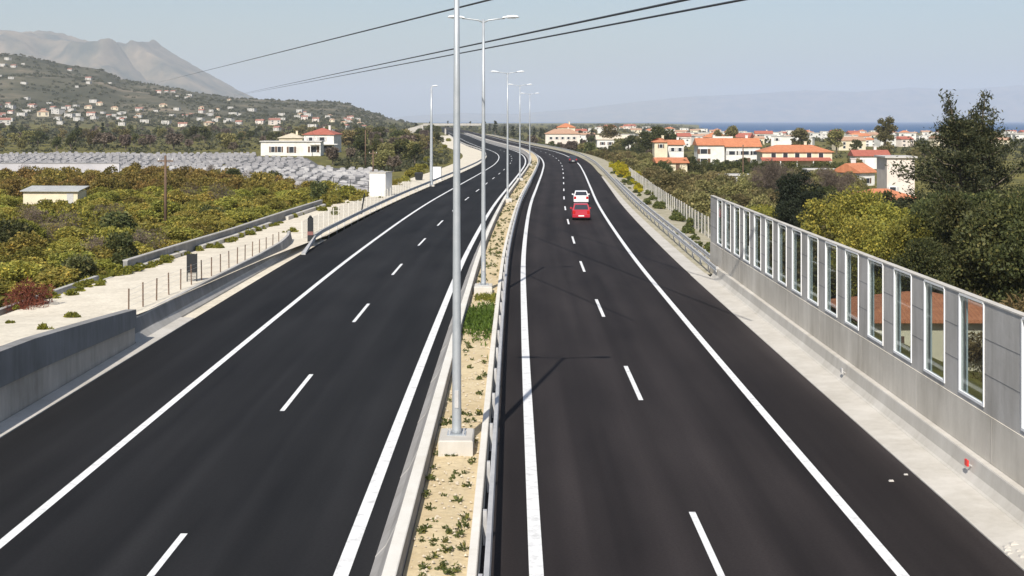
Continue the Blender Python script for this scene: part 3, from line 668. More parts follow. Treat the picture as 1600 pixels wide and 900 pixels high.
# ------------------------------------------------------------------ left side: retaining wall, barrier, fences
t = thing('retaining_wall', 'stained grey concrete wall sloping down beside the left shoulder', 'retaining wall')
ys = np.linspace(-18, 53.0, 20).tolist(); vs = []; fs = []
top = lambda y: float(np.interp(y, [-20,40,47,53.0],[2.3,2.20,1.80,1.42]))
def wallmesh(zlo, zhi, d0, d1):
    mb = MB(); v = []; f = []
    for y in ys: v += [(float(X(d0,y)),y,zlo(y)),(float(X(d0-.02,y)),y,zhi(y)),(float(X(d1,y)),y,zhi(y)),(float(X(d1,y)),y,zlo(y))]
    for i in range(len(ys)-1):
        for k in range(4): f.append((i*4+k, i*4+4+k, i*4+4+(k+1)%4, i*4+(k+1)%4))
    f += [(0,1,2,3), tuple(len(v)-4+k for k in (3,2,1,0))]
    return mb.add(v, f)
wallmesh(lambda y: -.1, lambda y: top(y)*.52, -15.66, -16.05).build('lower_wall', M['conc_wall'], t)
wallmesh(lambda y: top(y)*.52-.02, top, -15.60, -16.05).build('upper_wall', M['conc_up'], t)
t = thing('roadside_barrier', 'concrete barrier along the left shoulder flaring away at its far end', 'barrier')
bd = lambda y: float(np.interp(y, [53.0,60,80,88,93,97],[0,0,.05,-.15,-.6,-1.25]))
MB().sweep([(-15.62,-.05),(-15.62,.08),(-15.84,.32),(-15.98,.92),(-16.16,.92),(-16.18,-.05)], np.linspace(53.02,97,24).tolist(), True, bd).build('barrier_wall', M['conc'], t)
MB().sweep([(-15.842,.345),(-15.972,.885),(-15.99,.885),(-15.87,.345)], np.linspace(53.3,96.8,24).tolist(), True, bd).build('painted_upper_shade', M['conc_up'], t)  # thin dark skin painting the shade on the face turned from the sun
kz = np.linspace(54,96,24).tolist()
MB().sweep([(-15.616,.03),(-15.836,.325),(-15.842,.318),(-15.63,.02)], kz, False, bd).build('stain_line', M['conc_grey'], t)
def post_fence(label, dfun, y0, y1, step, h, pm_, wire_m=None, r=.04, net=None, zf=None):
    t = thing('wire_fence', label, 'fence')
    ys = np.arange(y0, y1, step)
    zf = zf or (lambda y: float(bench(y)))
    for y in ys:
        x = float(X(dfun(y),y)); z = zf(y); MB().tube([(x,y,z-.4),(x+random.uniform(-.03,.03),y,z+h+random.uniform(-.04,.06))], r, 6).build('post', pm_, t)
    wm = MB()
    for k in (.25,.5,.75,.96): wm.tube([(float(X(dfun(y),y))+.02,y,zf(y)+h*k) for y in ys], .004, 4)
    wm.build('wire', wire_m or M['galv'], t)
    if net:
        v = []; f = []
        for y in ys: v += [(float(X(dfun(y),y))-.01,y,zf(y)), (float(X(dfun(y),y))-.01,y,zf(y)+h*.97)]
        for i in range(len(ys)-1): f.append((2*i,2*i+2,2*i+3,2*i+1))
        MB().add(v,f).build('netting', net, t)
    return t
post_fence('row of thin grey fence posts on the gravel behind the left barrier', lambda y: -16.75, 55.8, 92, 2.15, .98, M['wood'], None, .032)
post_fence('fainter row of thin posts behind the far left guardrail', lambda y: -16.6+.2*math.sin(y*.1), 99, 172, 2.6, 1.25, M['conc_top'], None, .04, M['netl'])
post_fence('wire netting fence with pale posts at the edge of the right embankment', lambda y: float(np.interp(y,[79,100,215],[13.6,14.4,14.3])), 79.5, 214, 2.2, 1.55, M['conc_new'], None, .05, M['net'], lambda y: -.12)
# narrow dark gate in the fence, dark marker by the guardrail end
yg = F*16.6/(U0-300); xg = -16.6
t = thing('fence_gate', 'narrow dark metal gate panel standing in the left post fence', 'gate', (xg, yg, float(bench(yg))-.05), R(12))
MB().box(-.26,.26,-.025,.025,.45,1.42).build('panel', M['dark'], t)
for s in (-.24,.24): MB().box(s-.03,s+.03,-.035,.035,0,1.44).build('post', M['dark'], t)
mg = MB()
for k in range(5): mg.box(-.2,.2,-.015,.015,.10+.075*k,.12+.075*k)
mg.build('grille', M['dark'], t)
x, y = at(485, 383, .1)
t = thing('marker_post', 'dark marker post with a dull red band near the left guardrail end', 'marker post', (x,y,.1))
MB().bbox(-.20,.20,-.08,.08,0,2.0,.08).build('body', M['dark'], t)
MB().box(-.205,.205,-.09,.085,.72,.98).build('reflective_band', mat('dull_red_band',(.20,.09,.08),rough=.6), t)
MB().tube([(0,0,2.0),(0,0,2.12)],[.13,.06],10).build('cap', M['dark'], t)
x, y = at(622, 337, .9)
t = thing('marker_post', 'thin leaning dark marker behind the far left guardrail', 'marker post', (float(X(-15.8,126)),126,.05))
MB().tube([(-.2,0,0),(.12,0,2.0)], .07, 8).build('pole', M['dark'], t)
# drainage channel and parapet at the orchard edge
t = thing('parapet_wall', 'grey concrete parapet with a pale ledge between gravel and orchard', 'parapet')
yp = np.linspace(74.5,139,20).tolist(); sh = lambda y: float(np.interp(y,[72,141],[0,.3])); zs = lambda y: float(bench(y))*.8
MB().sweep([(-22.6,-.8),(-22.6,.56),(-22.36,.56),(-22.34,-.8)], yp, True, sh, zs).build('upstand', M['conc_up'], t)
MB().sweep([(-22.63,.56),(-22.63,.62),(-22.33,.62),(-22.33,.56)], yp, True, sh, zs).build('coping', M['conc'], t)
for a, c in ((74.5,86),(90,113),(120,139)): MB().sweep([(-22.32,-.8),(-22.32,.20),(-21.98,.16),(-21.96,-.8)], np.linspace(a,c,8).tolist(), True, sh, zs).build('ledge', M['conc_new'], t)
t = thing('drain_channel', 'open concrete drain edged with pale kerbs beside the orchard', 'drain')
yc = np.linspace(-10,72,16).tolist()
MB().sweep([(-23.4,-.9),(-23.4,.42),(-23.15,.42),(-23.1,-.9)], yc, True, None, lambda y: float(bench(y))*.55-.25).build('outer_kerb', M['conc'], t)
MB().sweep([(-22.55,-.9),(-22.55,.36),(-22.38,.36),(-22.35,-.9)], yc, True, None, lambda y: float(bench(y))*.55-.25).build('inner_kerb', M['conc_grey'], t)
MB().sweep([(-23.1,.0),(-22.55,.0)], yc, False, None, lambda y: float(bench(y))*.55-.25).build('channel_floor', M['conc_grey'], t)

# cabinets by the left verge
x, y = at(592, 306, .05)
t = thing('equipment_cabin', 'tall white equipment cabin with grey side on the left verge', 'cabin', (x,y+1,.0), R(-14))
MB().box(-1.0,1.0,-.8,1.6,-.2,2.75).build('wall', M['white'], t)
MB().box(-1.08,1.08,-.88,1.68,2.75,2.87).build('roof', M['conc'], t)
dd = MB().bbox(-.42,.48,-.83,-.80,.05,2.1,.01).build('door', M['frame'], t); MB().box(.36,.42,-.86,-.83,1.0,1.15).build('handle', M['dark'], dd)
MB().box(-1.03,-1.0,-.4,.9,.3,2.5).build('side_panel', M['grey_wall'], t)
x, y = at(683, 280, .05)
t = thing('electrical_cabinet', 'small white electrical cabinet beside the single-arm lamp post', 'cabinet', (x,y,.0), R(-8))
MB().bbox(-.62,.62,-.3,.3,-.1,1.85,.04).build('body', M['white'], t); MB().box(-.66,.66,-.34,.34,1.852,1.93).build('roof', M['frame'], t)
for s in (-1,1): MB().box(min(s*.03,s*.56),max(s*.03,s*.56),-.32,-.30,.15,1.7).build('door', M['frame'], t)
x, y = at(654.5, 281, 0)
t = thing('waste_bin', 'dark low waste container on the gravel left of the single-arm lamp', 'container', (x,y,.02), R(10))
MB().hexa([(-.5,-.4,0),(.5,-.4,0),(.5,.4,0),(-.5,.4,0),(-.62,-.5,.95),(.62,-.5,.95),(.62,.5,.95),(-.62,.5,.95)]).build('body', M['dark'], t)
MB().hexa([(-.65,-.53,.952),(.65,-.53,.952),(.65,.53,.952),(-.65,.53,.952),(-.5,-.3,1.12),(.5,-.3,1.12),(.5,.45,1.12),(-.5,.45,1.12)]).build('lid', M['bumper'], t)

# ------------------------------------------------------------------ cars
def car(label, loc, rz, paint, L=3.9, Wd=1.64, Ht=1.48, cat='car', boxy=0.0, name='car'):
    t = thing(name, label, cat, loc, rz)
    hw = Wd/2; y0, y1 = -L/2, L/2          # rear at -y, nose at +y
    prof = [(y0+.03,.28),(y0,.50),(y0+.05,.86),(y0+.12,.93),(y1-1.35,.95),(y1-.35,.80),(y1-.05,.66),(y1,.45),(y1-.06,.26)]
    n = len(prof); lay = [(-hw,.9),(-hw*.96,1.0),(-hw*.5,1.015),(hw*.5,1.015),(hw*.96,1.0),(hw,.9)]
    vs = []; fs = []
    for k, (x, s) in enumerate(lay):
        for (yy, zz) in prof: vs.append((x, yy*(.97 if k in (0,5) else 1), .26+(zz-.26)*s))
    for k in range(len(lay)-1):
        for i in range(n): fs.append((k*n+i, k*n+(i+1)%n, (k+1)*n+(i+1)%n, (k+1)*n+i))
    fs += [tuple(range(n)), tuple(range((len(lay)-1)*n, len(lay)*n))[::-1]]
    body = MB().add(vs, fs).build('body', paint, t)
    rb, rt, ft, fb = y0+.10, y0+.42-boxy*.25, y1-1.95, y1-1.28     # cabin base/top stations
    zb_, zt_ = .925, Ht; tw = hw*(.80+.1*boxy)
    cab = [(-hw*.95,rb,zb_),(hw*.95,rb,zb_),(hw*.95,fb,zb_),(-hw*.95,fb,zb_),(-tw,rt,zt_-.04),(tw,rt,zt_-.04),(tw,ft,zt_-.04),(-tw,ft,zt_-.04)]
    rf = [(-tw,rt,zt_-.04),(tw,rt,zt_-.04),(tw,ft,zt_-.04),(-tw,ft,zt_-.04),(-tw*.9,rt+.12,zt_),(tw*.9,rt+.12,zt_),(tw*.9,ft-.1,zt_),(-tw*.9,ft-.1,zt_)]
    MB().hexa(cab).hexa(rf).build('cabin', paint, t)
    def pane(nm, q, off):
        q = [Vector(p) for p in q]; c = sum(q, Vector())/4; nn = (q[1]-q[0]).cross(q[2]-q[1]).normalized()
        if nn.dot(c-Vector((0,0,1.0))) < 0: nn = -nn
        a = [c+(p-c)*.86 for p in q]; bq = [p+nn*off for p in a]; aq = [p-nn*.01 for p in a]
        return MB().hexa(aq+bq).build(nm, M['pane'], t)
    pane('rear_window', [cab[0],cab[1],cab[5],cab[4]], .008); pane('windscreen', [cab[3],cab[2],cab[6],cab[7]], .008)
    pane('side_window', [cab[0],cab[3],cab[7],cab[4]], .008); pane('side_window', [cab[1],cab[2],cab[6],cab[5]], .008)
    MB().bbox(-hw*.97,hw*.97,y0-.07,y0+.2,.27,.52,.04).build('rear_bumper', paint if boxy < .5 else M['bumper'], t)
    MB().bbox(-hw*.97,hw*.97,y1-.2,y1+.07,.25,.48,.04).build('front_bumper', paint, t)
    MB().box(-.26,.26,y0-.085,y0-.07,.36,.47).build('number_plate', M['plate'], t)
    MB().box(-hw*.9,hw*.9,y0+.05,y1-.1,.16,.27).build('underbody', M['bumper'], t)
    for s in (-1,1):
        a, c = sorted((s*hw*.66, s*hw*.96)); MB().box(a,c,y0-.02,y0+.04,.58,.86).build('tail_light', M['lamp_red'], t)
        MB().box(a,c,y1-.22,y1-.02,.55,.68).build('headlight', M['plate'], t)
        a, c = sorted((s*hw*.98, s*(hw+.16))); MB().bbox(a,c,fb-.35,fb-.2,.90,1.04,.02).build('wing_mirror', paint, t)
        for wy in (y0+.68, y1-.74):
            wq = MB().cylx(s*(hw-.10), wy, .30, .30, .19, 18).build('wheel', M['rubber'], t); MB().cylx(s*(hw-.10), wy, .30, .185, .20, 12).build('rim', M['rim'], wq)
    return t
hd = lambda y: -math.atan(float(C(y+3)-C(y-3))/6)
def placecar(u, vb, L, *a, **k):
    x, y = at(u, vb); return (x, y+L/2, .005), hd(y)
loc, rz = placecar(909, 344.5, 3.9); car('red hatchback driving away in the right carriageway', loc, rz, M['red_paint'], 3.8, 1.60, 1.46)
loc = (xu(908.6,142), 143.6, .005); car('white car with a dark rear window driving just ahead of the red hatchback', loc, hd(142), M['white_car'], 3.9, 1.60, 1.42)
loc = (float(X(6.3,283)), 283, .005); car('dark car far ahead at the bend of the right carriageway', loc, hd(283), M['blue_car'], 4.2, 1.72, 1.46)

# ------------------------------------------------------------------ overhead cables
def cable(pts, label, r=.05):
    ps = [Vector((xu(u,y), y, zv(v,y))) for u, v, y in pts]; a, c = ps; out = []
    for k in range(61):
        s = (k/60)**2.2; p = a.lerp(c, s); out.append(p)
    tag(MB().tube(out, r, 6).build('power_cable', M['cable']), label, 'cable', None)
cable([(900,-34,44),(243,130,2300)], 'single dark power cable crossing the sky above the lamp heads', .042)
cable([(1150,-17,44),(368,148.5,2450)], 'upper of the two dark power cables sweeping over the right carriageway', .052)
cable([(1280,-23,46),(366,150,2480)], 'lower of the two dark power cables sweeping over the right carriageway', .052)
for u, y, lab in ((243,2305,'tiny wooden pole on the hill where the single cable ends'), (367,2470,'tiny wooden pole on the low ridge where the two cables end')):
    x = xu(u,y); z = g1(x,y); tp = zv(130 if u < 300 else 148.2, y)
    t = thing('power_pole', lab, 'utility pole', (x,y,min(z,tp-8)))
    MB().tube([(0,0,0),(0,0,max(8,tp-z)+.6)], [.16,.1], 8).build('pole', M['wood'], t); MB().box(-1.6,1.6,-.06,.06,max(8,tp-z)-.1,max(8,tp-z)+.05).build('crossarm', M['wood'], t)
def wood_pole(u, vt, vb, zg, label, arm=True):
    y = F*(H-zg)/(vb-V0); x = xu(u,y); zt_ = zv(vt,y)
    t = thing('utility_pole', label, 'utility pole', (x,y,zg-.3), random.uniform(-.2,.2))
    h = zt_-zg+.3
    MB().tube([(0,0,0),(0,0,h)], [.15,.10], 9).build('pole', M['wood'], t, smooth=True)
    if arm:
        MB().box(-.7,.7,-.05,.05,h-.55,h-.43).build('crossarm', M['wood'], t)
        for s in (-.6,0,.6): MB().tube([(s,0,h-.43),(s,0,h-.25)], [.05,.03], 6).build('insulator', M['plate'], t)
    return t
wood_pole(258.5,243,362,-1.0,'brown wooden utility pole standing among the orchard trees')
wood_pole(583,235,283,-1.0,'dark wooden pole just left of the white cabin')
wood_pole(571,203,262,-1.0,'slim pole in the scrub beyond the white cabin', False)
wood_pole(1161,226,292,-3.0,'slim wooden pole in front of the orange-roofed house', False)

# ------------------------------------------------------------------ houses
def gable(w, d, h, rh, ov=.4, hip=0.0):
    a, b_ = w/2+ov, d/2+ov; hx = a - (b_*.9 if hip else 0)
    e = .14
    return MB().add([(-a,-b_,h),(a,-b_,h),(a,b_,h),(-a,b_,h),(-a,-b_,h+e),(a,-b_,h+e),(a,b_,h+e),(-a,b_,h+e),(-hx,0,h+rh),(hx,0,h+rh)],
        [(3,2,1,0),(0,1,5,4),(1,2,6,5),(2,3,7,6),(3,0,4,7),(4,5,9,8),(5,6,9),(6,7,8,9),(7,4,8)])
HN = [0]
def house(name, label, cat, x, y, w, d, h, rh, roof='gable', rz=0, wm=None, rm=None, wins=(), doors=(), group=None, zg=None, extra=None):
    z = g1(x,y) if zg is None else zg
    t = thing(name, label, cat, (x,y,z), rz, group); HN[0] += 1; shut = HN[0] % 3 != 0; sm = (M['shutter'],M['brown'],M['grey_wall'])[HN[0] % 3]
    wb = MB().box(-w/2,w/2,-d/2,d/2,-1.2,h)
    if roof == 'gable':
        wb.add([(-w/2,-d/2,h-.001),(-w/2,d/2,h-.001),(-w/2,0,h+rh-.25),(w/2,-d/2,h-.001),(w/2,d/2,h-.001),(w/2,0,h+rh-.25)], [(0,2,1),(3,4,5)])
    wb.build('wall', wm or M['white_wall'], t)
    if roof == 'flat': MB().box(-w/2-.35,w/2+.35,-d/2-.35,d/2+.35,h+.003,h+.25).build('roof', rm or M['slab'], t)
    elif roof == 'parapet':
        MB().box(-w/2-.06,w/2+.06,-d/2-.06,d/2+.06,h+.003,h+.12).build('roof', rm or M['slab'], t)
        MB().box(-w/2+.06,w/2-.06,-d/2,-d/2+.12,h+.122,h+.75).build('parapet', wm or M['white_wall'], t)
    else:
        ro = gable(w,d,h+.004,rh,.45,roof=='hip').build('roof', rm or M['tile_or'], t)
        if h > 2.2 and y > 100: MB().box(w*.16,w*.16+.65,d*.12,d*.12+.65,h+rh*.4,h+rh+.7).box(w*.16-.08,w*.16+.73,d*.12-.08,d*.12+.73,h+rh+.702,h+rh+.82).build('chimney', wm or M['white_wall'], ro)
    for (cx, cz, ww, wh) in wins:
        f = MB().box(cx-ww/2-.08,cx+ww/2+.08,-d/2-.06,-d/2-.002,cz-wh/2-.08,cz+wh/2+.08).build('window', M['frame'], t)
        MB().box(cx-ww/2,cx+ww/2,-d/2-.075,-d/2-.062,cz-wh/2,cz+wh/2).build('pane', M['pane'], f)
        if shut:
            for sg in (-1,1):
                xa, xb = sorted((cx+sg*(ww/2+.10), cx+sg*(ww/2+.10+ww*.42))); MB().box(xa,xb,-d/2-.09,-d/2-.003,cz-wh/2,cz+wh/2).build('shutter', sm, f)
    for (cx, ww, wh) in doors:
        f = MB().box(cx-ww/2,cx+ww/2,-d/2-.07,-d/2-.002,.05,wh).build('door', M['brown'], t); MB().box(cx+ww/2-.18,cx+ww/2-.1,-d/2-.11,-d/2-.07,1.0,1.1).build('handle', M['dark'], f)
    if extra: extra(t)
    return t
def hpx(ul, ur, y): return (xu((ul+ur)/2,y), (ur-ul)/F*y)
# left: white house, red-roofed house, cream house, field shed
y = 372; x, w_h = hpx(407,500,y)
def porch(t):
    MB().box(w_h/2-2.9,w_h/2+.2,-5.6,-4.02,3.3,3.5).build('porch_roof', M['conc_new'], t)
    for q in (w_h/2-2.7, w_h/2): MB().box(q-.1,q+.1,-5.5,-5.3,-.5,3.3).build('porch_column', M['white'], t)
house('house','long white flat-roofed house with dark windows behind the walled yard','house',x,y+4,w_h,8,4.2,0,'flat',R(2),M['white_wall'],M['slab'],
      [(-5.0,2.1,1.0,1.6),(-3.2,2.1,1.0,1.6),(.2,2.0,1.3,1.7),(6.4,2.1,1.6,1.6)],[],zg=-1.2,extra=porch)
y = 415; x, w_h = hpx(481,528,y)
def pil(t):
    MB().box(-w_h/2+.8,w_h/2-.6,-5.08,-5.0,.2,2.6).build('ground_floor_shade', M['dark'], t)  # flat dark panel painting the shade inside the ground-floor openings
    MB().box(-w_h/2-.5,w_h/2+1.5,-6.4,-5.1,3.0,3.2).build('balcony', M['white'], t)
house('house','white two-storey house with a red hipped roof beyond the long white house','house',x,y,w_h,10,6.0,2.1,'hip',R(-6),M['white_wall'],M['tile_red'],[(-2.6,4.6,1.1,1.2),(1.0,4.6,1.6,1.3)],[],zg=-1.4,extra=pil)
y = 440; x, w_h = hpx(438,474,y)
house('house','cream low house with a pale hipped roof behind the long white house','house',x,y,w_h,8,4.2,1.6,'hip',R(4),M['cream_wall'],mat('cream_roof',(.62,.55,.42),(.5,.43,.32),1),[(-1.8,2.6,.9,1.1),(.6,2.6,.9,1.1),(2.4,2.6,.9,1.1)],[],zg=-1.0)
y = 158; x, w_h = hpx(43,129,y)
t = thing('field_shed','low pale field shed with a grey sheet roof among the orchard trees','shed',(x,y,-1.1),R(-3))
MB().box(-w_h/2,w_h/2,-1.4,1.4,-.3,1.75).build('wall', M['cream_wall'], t)
rs = MB().hexa([(-w_h/2-.25,-1.75,1.70),(w_h/2+.25,-1.75,1.70),(w_h/2+.25,1.75,2.15),(-w_h/2-.25,1.75,2.15),(-w_h/2-.25,-1.75,1.78),(w_h/2+.25,-1.75,1.78),(w_h/2+.25,1.75,2.23),(-w_h/2-.25,1.75,2.23)]); rs.build('roof', M['metal_roof'], t)
MB().box(w_h/2-1.3,w_h/2-.5,-1.43,-1.402,0,1.5).build('door', M['grey_wall'], t)

# right: houses placed along the photo
W2 = lambda w, zs_: [(q, z, 1.1, 1.2) for z in zs_ for q in np.linspace(-w*.34, w*.34, max(2,int(w/3.2)))]
y = 352; x, w_h = hpx(1091,1132,y)
house('house','white house end with shaded loggia under the left orange roof','house',x,y+4,w_h,8,5.4,1.9,'gable',R(0),M['white_wall'],M['tile_or'],[(-2.0,3.8,1.8,1.3),(-2.0,1.3,1.8,1.2)],[],zg=-3.0)
x, w_h = hpx(1134,1187,y)
house('house','white house with long orange roof and a row of upper windows','house',x,y+3.2,w_h,8,5.0,2.3,'gable',R(0),M['white_wall'],M['tile_or'],[(-3.0,3.4,1.6,1.0),(.4,3.4,2.2,1.0),(3.2,3.4,1.2,1.0),(-1.6,1.0,1.0,1.2)],[(1.4,1,2.1)],zg=-3.0)
y = 318; x, w_h = hpx(1192,1300,y)
def veranda(t):
    MB().hexa([(-w_h/2-.5,-7.2,3.0),(w_h/2-.5,-7.2,3.0),(w_h/2-.5,-4.55,3.6),(-w_h/2-.5,-4.55,3.6),(-w_h/2-.5,-7.2,3.12),(w_h/2-.5,-7.2,3.12),(w_h/2-.5,-4.55,3.75),(-w_h/2-.5,-4.55,3.75)]).build('veranda_roof', M['tile_red'], t)
    for q in np.linspace(-w_h/2,w_h/2-1,5): MB().box(q-.12,q+.12,-7.1,-6.9,-.6,3.0).build('veranda_column', M['white'], t)
    MB().box(w_h*.05,w_h/2-.5,-7.35,-7.15,.0,1.0).build('balcony_wall', M['white'], t)
house('house','wide pale villa with orange roof above a red veranda roof','house',x,y+4,w_h,9,5.0,1.7,'hip',R(-2),M['cream_wall'],M['tile_or'],W2(w_h,[4.2]),[(0,1.1,2.1)],zg=-3.6,extra=veranda)
y = 392; x, w_h = hpx(1021,1041,y)
house('house','narrow cream tower-like house beside dark trees with an orange roof','house',x,y,w_h,6,5.5,1.2,'hip',0,M['cream_wall'],M['tile_or'],[(0,4.4,.9,1.1)],[],zg=-2.9)
x, w_h = hpx(1042,1066,y+8)
house('house','orange-roofed house with a dark porch right of the narrow cream house','house',x,y+8,w_h,7,4.6,1.5,'gable',0,M['white_wall'],M['tile_or'],[(-1,3.2,1,1.1),(1.2,3.2,1,1.1)],[],zg=-2.9)
y = 305; x, w_h = hpx(1024,1070,y)
house('house','low house showing only its orange roof above the scrub','house',x,y,w_h,6.5,2.1,1.2,'gable',R(3),M['cream_wall'],M['tile_or'],[(-1.8,1.2,.9,.9)],[(1.2,.9,1.9)],zg=-2.8)
y = 470; x, w_h = hpx(1110,1142,y)
house('apartment_block','white flat-roofed block behind the orange-roofed houses','building',x,y,w_h,9,6.6,0,'parapet',0,M['white_wall'],M['slab'],W2(w_h,[5.2,2.4]),[],zg=-3.9)
y = 205; x, w_h = hpx(1378,1420,y)
house('house','large plain pale pink gable wall left of the big dark tree','house',x,y,w_h,7,6.6,1.0,'flat',R(-3),M['pink_wall'],M['slab'],[(-1.2,1.6,.9,1.1)],[],zg=-3.3)
y = 172; x, w_h = hpx(1326,1424,y)
house('house','broad orange tiled roof just in front of the pale pink wall','house',x,y,w_h,7,1.7,1.35,'hip',R(4),M['white_wall'],M['tile_or'],[(-2.4,.9,1,.9),(1.6,.9,1,.9)],[(3.4,.9,1.5)],zg=-2.9)
y = 240; x, w_h = hpx(1318,1352,y)
house('house','small house with a sloping orange roof left of the pale pink wall','house',x,y,w_h,6,3.0,1.7,'gable',R(35),M['white_wall'],M['tile_or'],[(0,1.6,.9,.9)],[],zg=-3.4)
y = 330; x, w_h = hpx(1332,1384,y)
house('house','white house with faded red roof between two rounded trees','house',x,y,w_h,7,4.2,1.5,'gable',R(-4),M['white_wall'],M['tile_red'],W2(w_h,[2.8]),[],zg=-4.0)
y = 150; x, w_h = hpx(1576,1660,y)
house('house','orange-roofed house at the edge right of the big dark tree','house',x,y,w_h,7,2.0,1.9,'hip',R(4),M['white_wall'],M['tile_or'],[(-1,1.1,1,1)],[],zg=-2.9)
y = 60; x = 19.3
house('house','cream house with orange tiles seen through the noise wall openings','house',x,y+3,6.4,6,2.55,1.0,'hip',R(0),M['cream_wall'],M['tile_or'],[(-2.2,1.5,.6,.8)],[(.9,.5,1.2)],zg=-2.7)
y = 640; x, w_h = hpx(852,905,y)
house('house','long low building with terracotta roof beyond the bend','building',x,y,w_h,10,4.6,2.4,'hip',0,M['pink_wall'],M['tile_br'],W2(w_h,[2.6]),[],zg=-2.0)
y = 655; x, w_h = hpx(872,900,y)
house('house','upper terracotta roof rising behind the long low building','building',x,y+14,w_h,9,7.5,2.2,'hip',0,M['cream_wall'],M['tile_or'],[],[],zg=-2.0)
y = 560; x, w_h = hpx(932,984,y)
house('house','pale low house with light roof left of the tall green trees','house',x,y,w_h,9,3.6,1.9,'gable',0,M['white_wall'],mat('pale_roof',(.58,.5,.4),(.68,.6,.48),1),W2(w_h,[2.0]),[],zg=-2.6)
x, y = at(1285, 283, -2.7)
house('garden_hut','small white hut half hidden by shrubs below the wide villa','hut',x-.5,y,5.2,3.5,2.2,.5,'flat',0,M['white_wall'],M['slab'],[(0,1.4,1,.8)],[],zg=-2.7)
x, y = at(1145, 293, -2.6)
house('garden_hut','small white hut half hidden by shrubs below the orange-roofed houses','hut',x,y,5.0,3.5,2.2,.5,'flat',R(-6),M['white_wall'],M['slab'],[(1,1.4,.8,.8)],[],zg=-2.7)

# far town houses: a few kinds, copied
def proto(nm, label, w, d, h, rh, roof, wm, rm, group, nw=2):
    t = house('house', label, 'house', 0, 900, w, d, h, rh, roof, 0, wm, rm, [(q, z, 1.2, 1.3) for z in ([h*.5] if h < 4 else [1.6, h-1.4]) for q in np.linspace(-w*.3, w*.3, nw)], [], group, zg=-4)
    return t
KT = [('white house with an orange roof in the far seaside town',11,9,5.6,2.2,'hip',M['white_wall'],M['tile_or']),
      ('white flat-roofed house in the far seaside town',12,9,6.2,0,'flat',M['white_wall'],M['slab']),
      ('cream house with a faded roof in the far seaside town',13,9,4.8,2.0,'gable',M['cream_wall'],M['tile_br']),
      ('pale pink house with a red roof in the far seaside town',11,10,6.0,2.4,'gable',M['pink_wall'],M['tile_red'])]
def scatter_town(kinds, pts, group, s0=.8, s1=1.25):
    ps = [proto('house', k[0], *k[1:], group) for k in kinds]; used = set()
    for i, (x, y) in enumerate(pts):
        k = random.choice((0,1,1,1,1,2,2,3)); z = g1(x,y); rz = random.uniform(-.5,.5); s = random.uniform(s0,s1)
        if k not in used: o = ps[k]; used.add(k); o.location = (x,y,z); o.rotation_euler = (0,0,rz)
        else: o = dup(ps[k], (x,y,z), rz, (s*random.uniform(.8,1.3),s,s))
pts = []
tries = 0
while len(pts) < 170 and tries < 20000:
    tries += 1; u = random.uniform(905,1680); y = 560 + 1450*random.random()**1.2
    x = xu(u,y)
    if u < 1000 and y < 760: continue
    if x - float(C(y)) < 40: continue
    if any(abs(x-a) < 15 and abs(y-b_) < 15 for a, b_ in pts): continue
    pts.append((x,y))
scatter_town(KT, pts, 'houses of the far seaside town', .6, .95)
KH = [('white house with a dull red roof in the village below the hills',11,9,5.0,2.2,'gable',M['far_wall'],M['tile_br2']),
      ('white flat-roofed house in the village below the hills',12,9,5.6,0,'flat',M['far_wall'],M['slab']),
      ('cream house with a faded roof in the village below the hills',12,9,4.8,2.0,'hip',M['cream_wall'],M['tile_br']),
      ('pale pink house with a red roof in the village below the hills',11,9,5.2,2.2,'gable',M['pink_wall'],M['tile_br2'])]
pts = []; tries = 0
while len(pts) < 132 and tries < 9000:
    tries += 1
    if len(pts) < 108: u = random.uniform(-40,570); y = random.gauss(1500,75) if u < 290 else random.gauss(1560,150)
    else: u = random.choice([random.uniform(-20,60), random.uniform(0,300), random.uniform(100,420)]); y = random.uniform(1650,2250)
    x = xu(u,y)
    if any(abs(x-a) < 13 and abs(y-b_) < 14 for a, b_ in pts): continue
    pts.append((x,y))
scatter_town(KH, pts, 'houses of the village below the hills', .42, .72)

# far bridge over the motorway
t = thing('overpass_bridge','pale thin road bridge crossing the motorway near the horizon','bridge')
yb = 880; xa, xb = xu(662,yb), xu(752,yb)
MB().box(xa,xb,yb-4,yb+4,5.6,6.6).build('deck', M['conc'], t)
MB().box(xa,xb,yb-4.2,yb-4.003,5.7,7.1).build('parapet', M['conc'], t)
for q in (.12,.38,.62,.88):
    xx = xa+(xb-xa)*q
    if abs(xx-float(C(yb))-5) < 4: xx += 6
    MB().box(xx-.5,xx+.5,yb-2,yb+2,-2,5.598).build('pier', M['conc'], t)
MB().hexa([(xa-14,yb-4,-2),(xa-.01,yb-4,-2),(xa-.01,yb+4,-2),(xa-14,yb+4,-2),(xa-14,yb-4,2.6),(xa-.01,yb-4,6.6),(xa-.01,yb+4,6.6),(xa-14,yb+4,2.6)]).build('abutment', M['conc'], t)

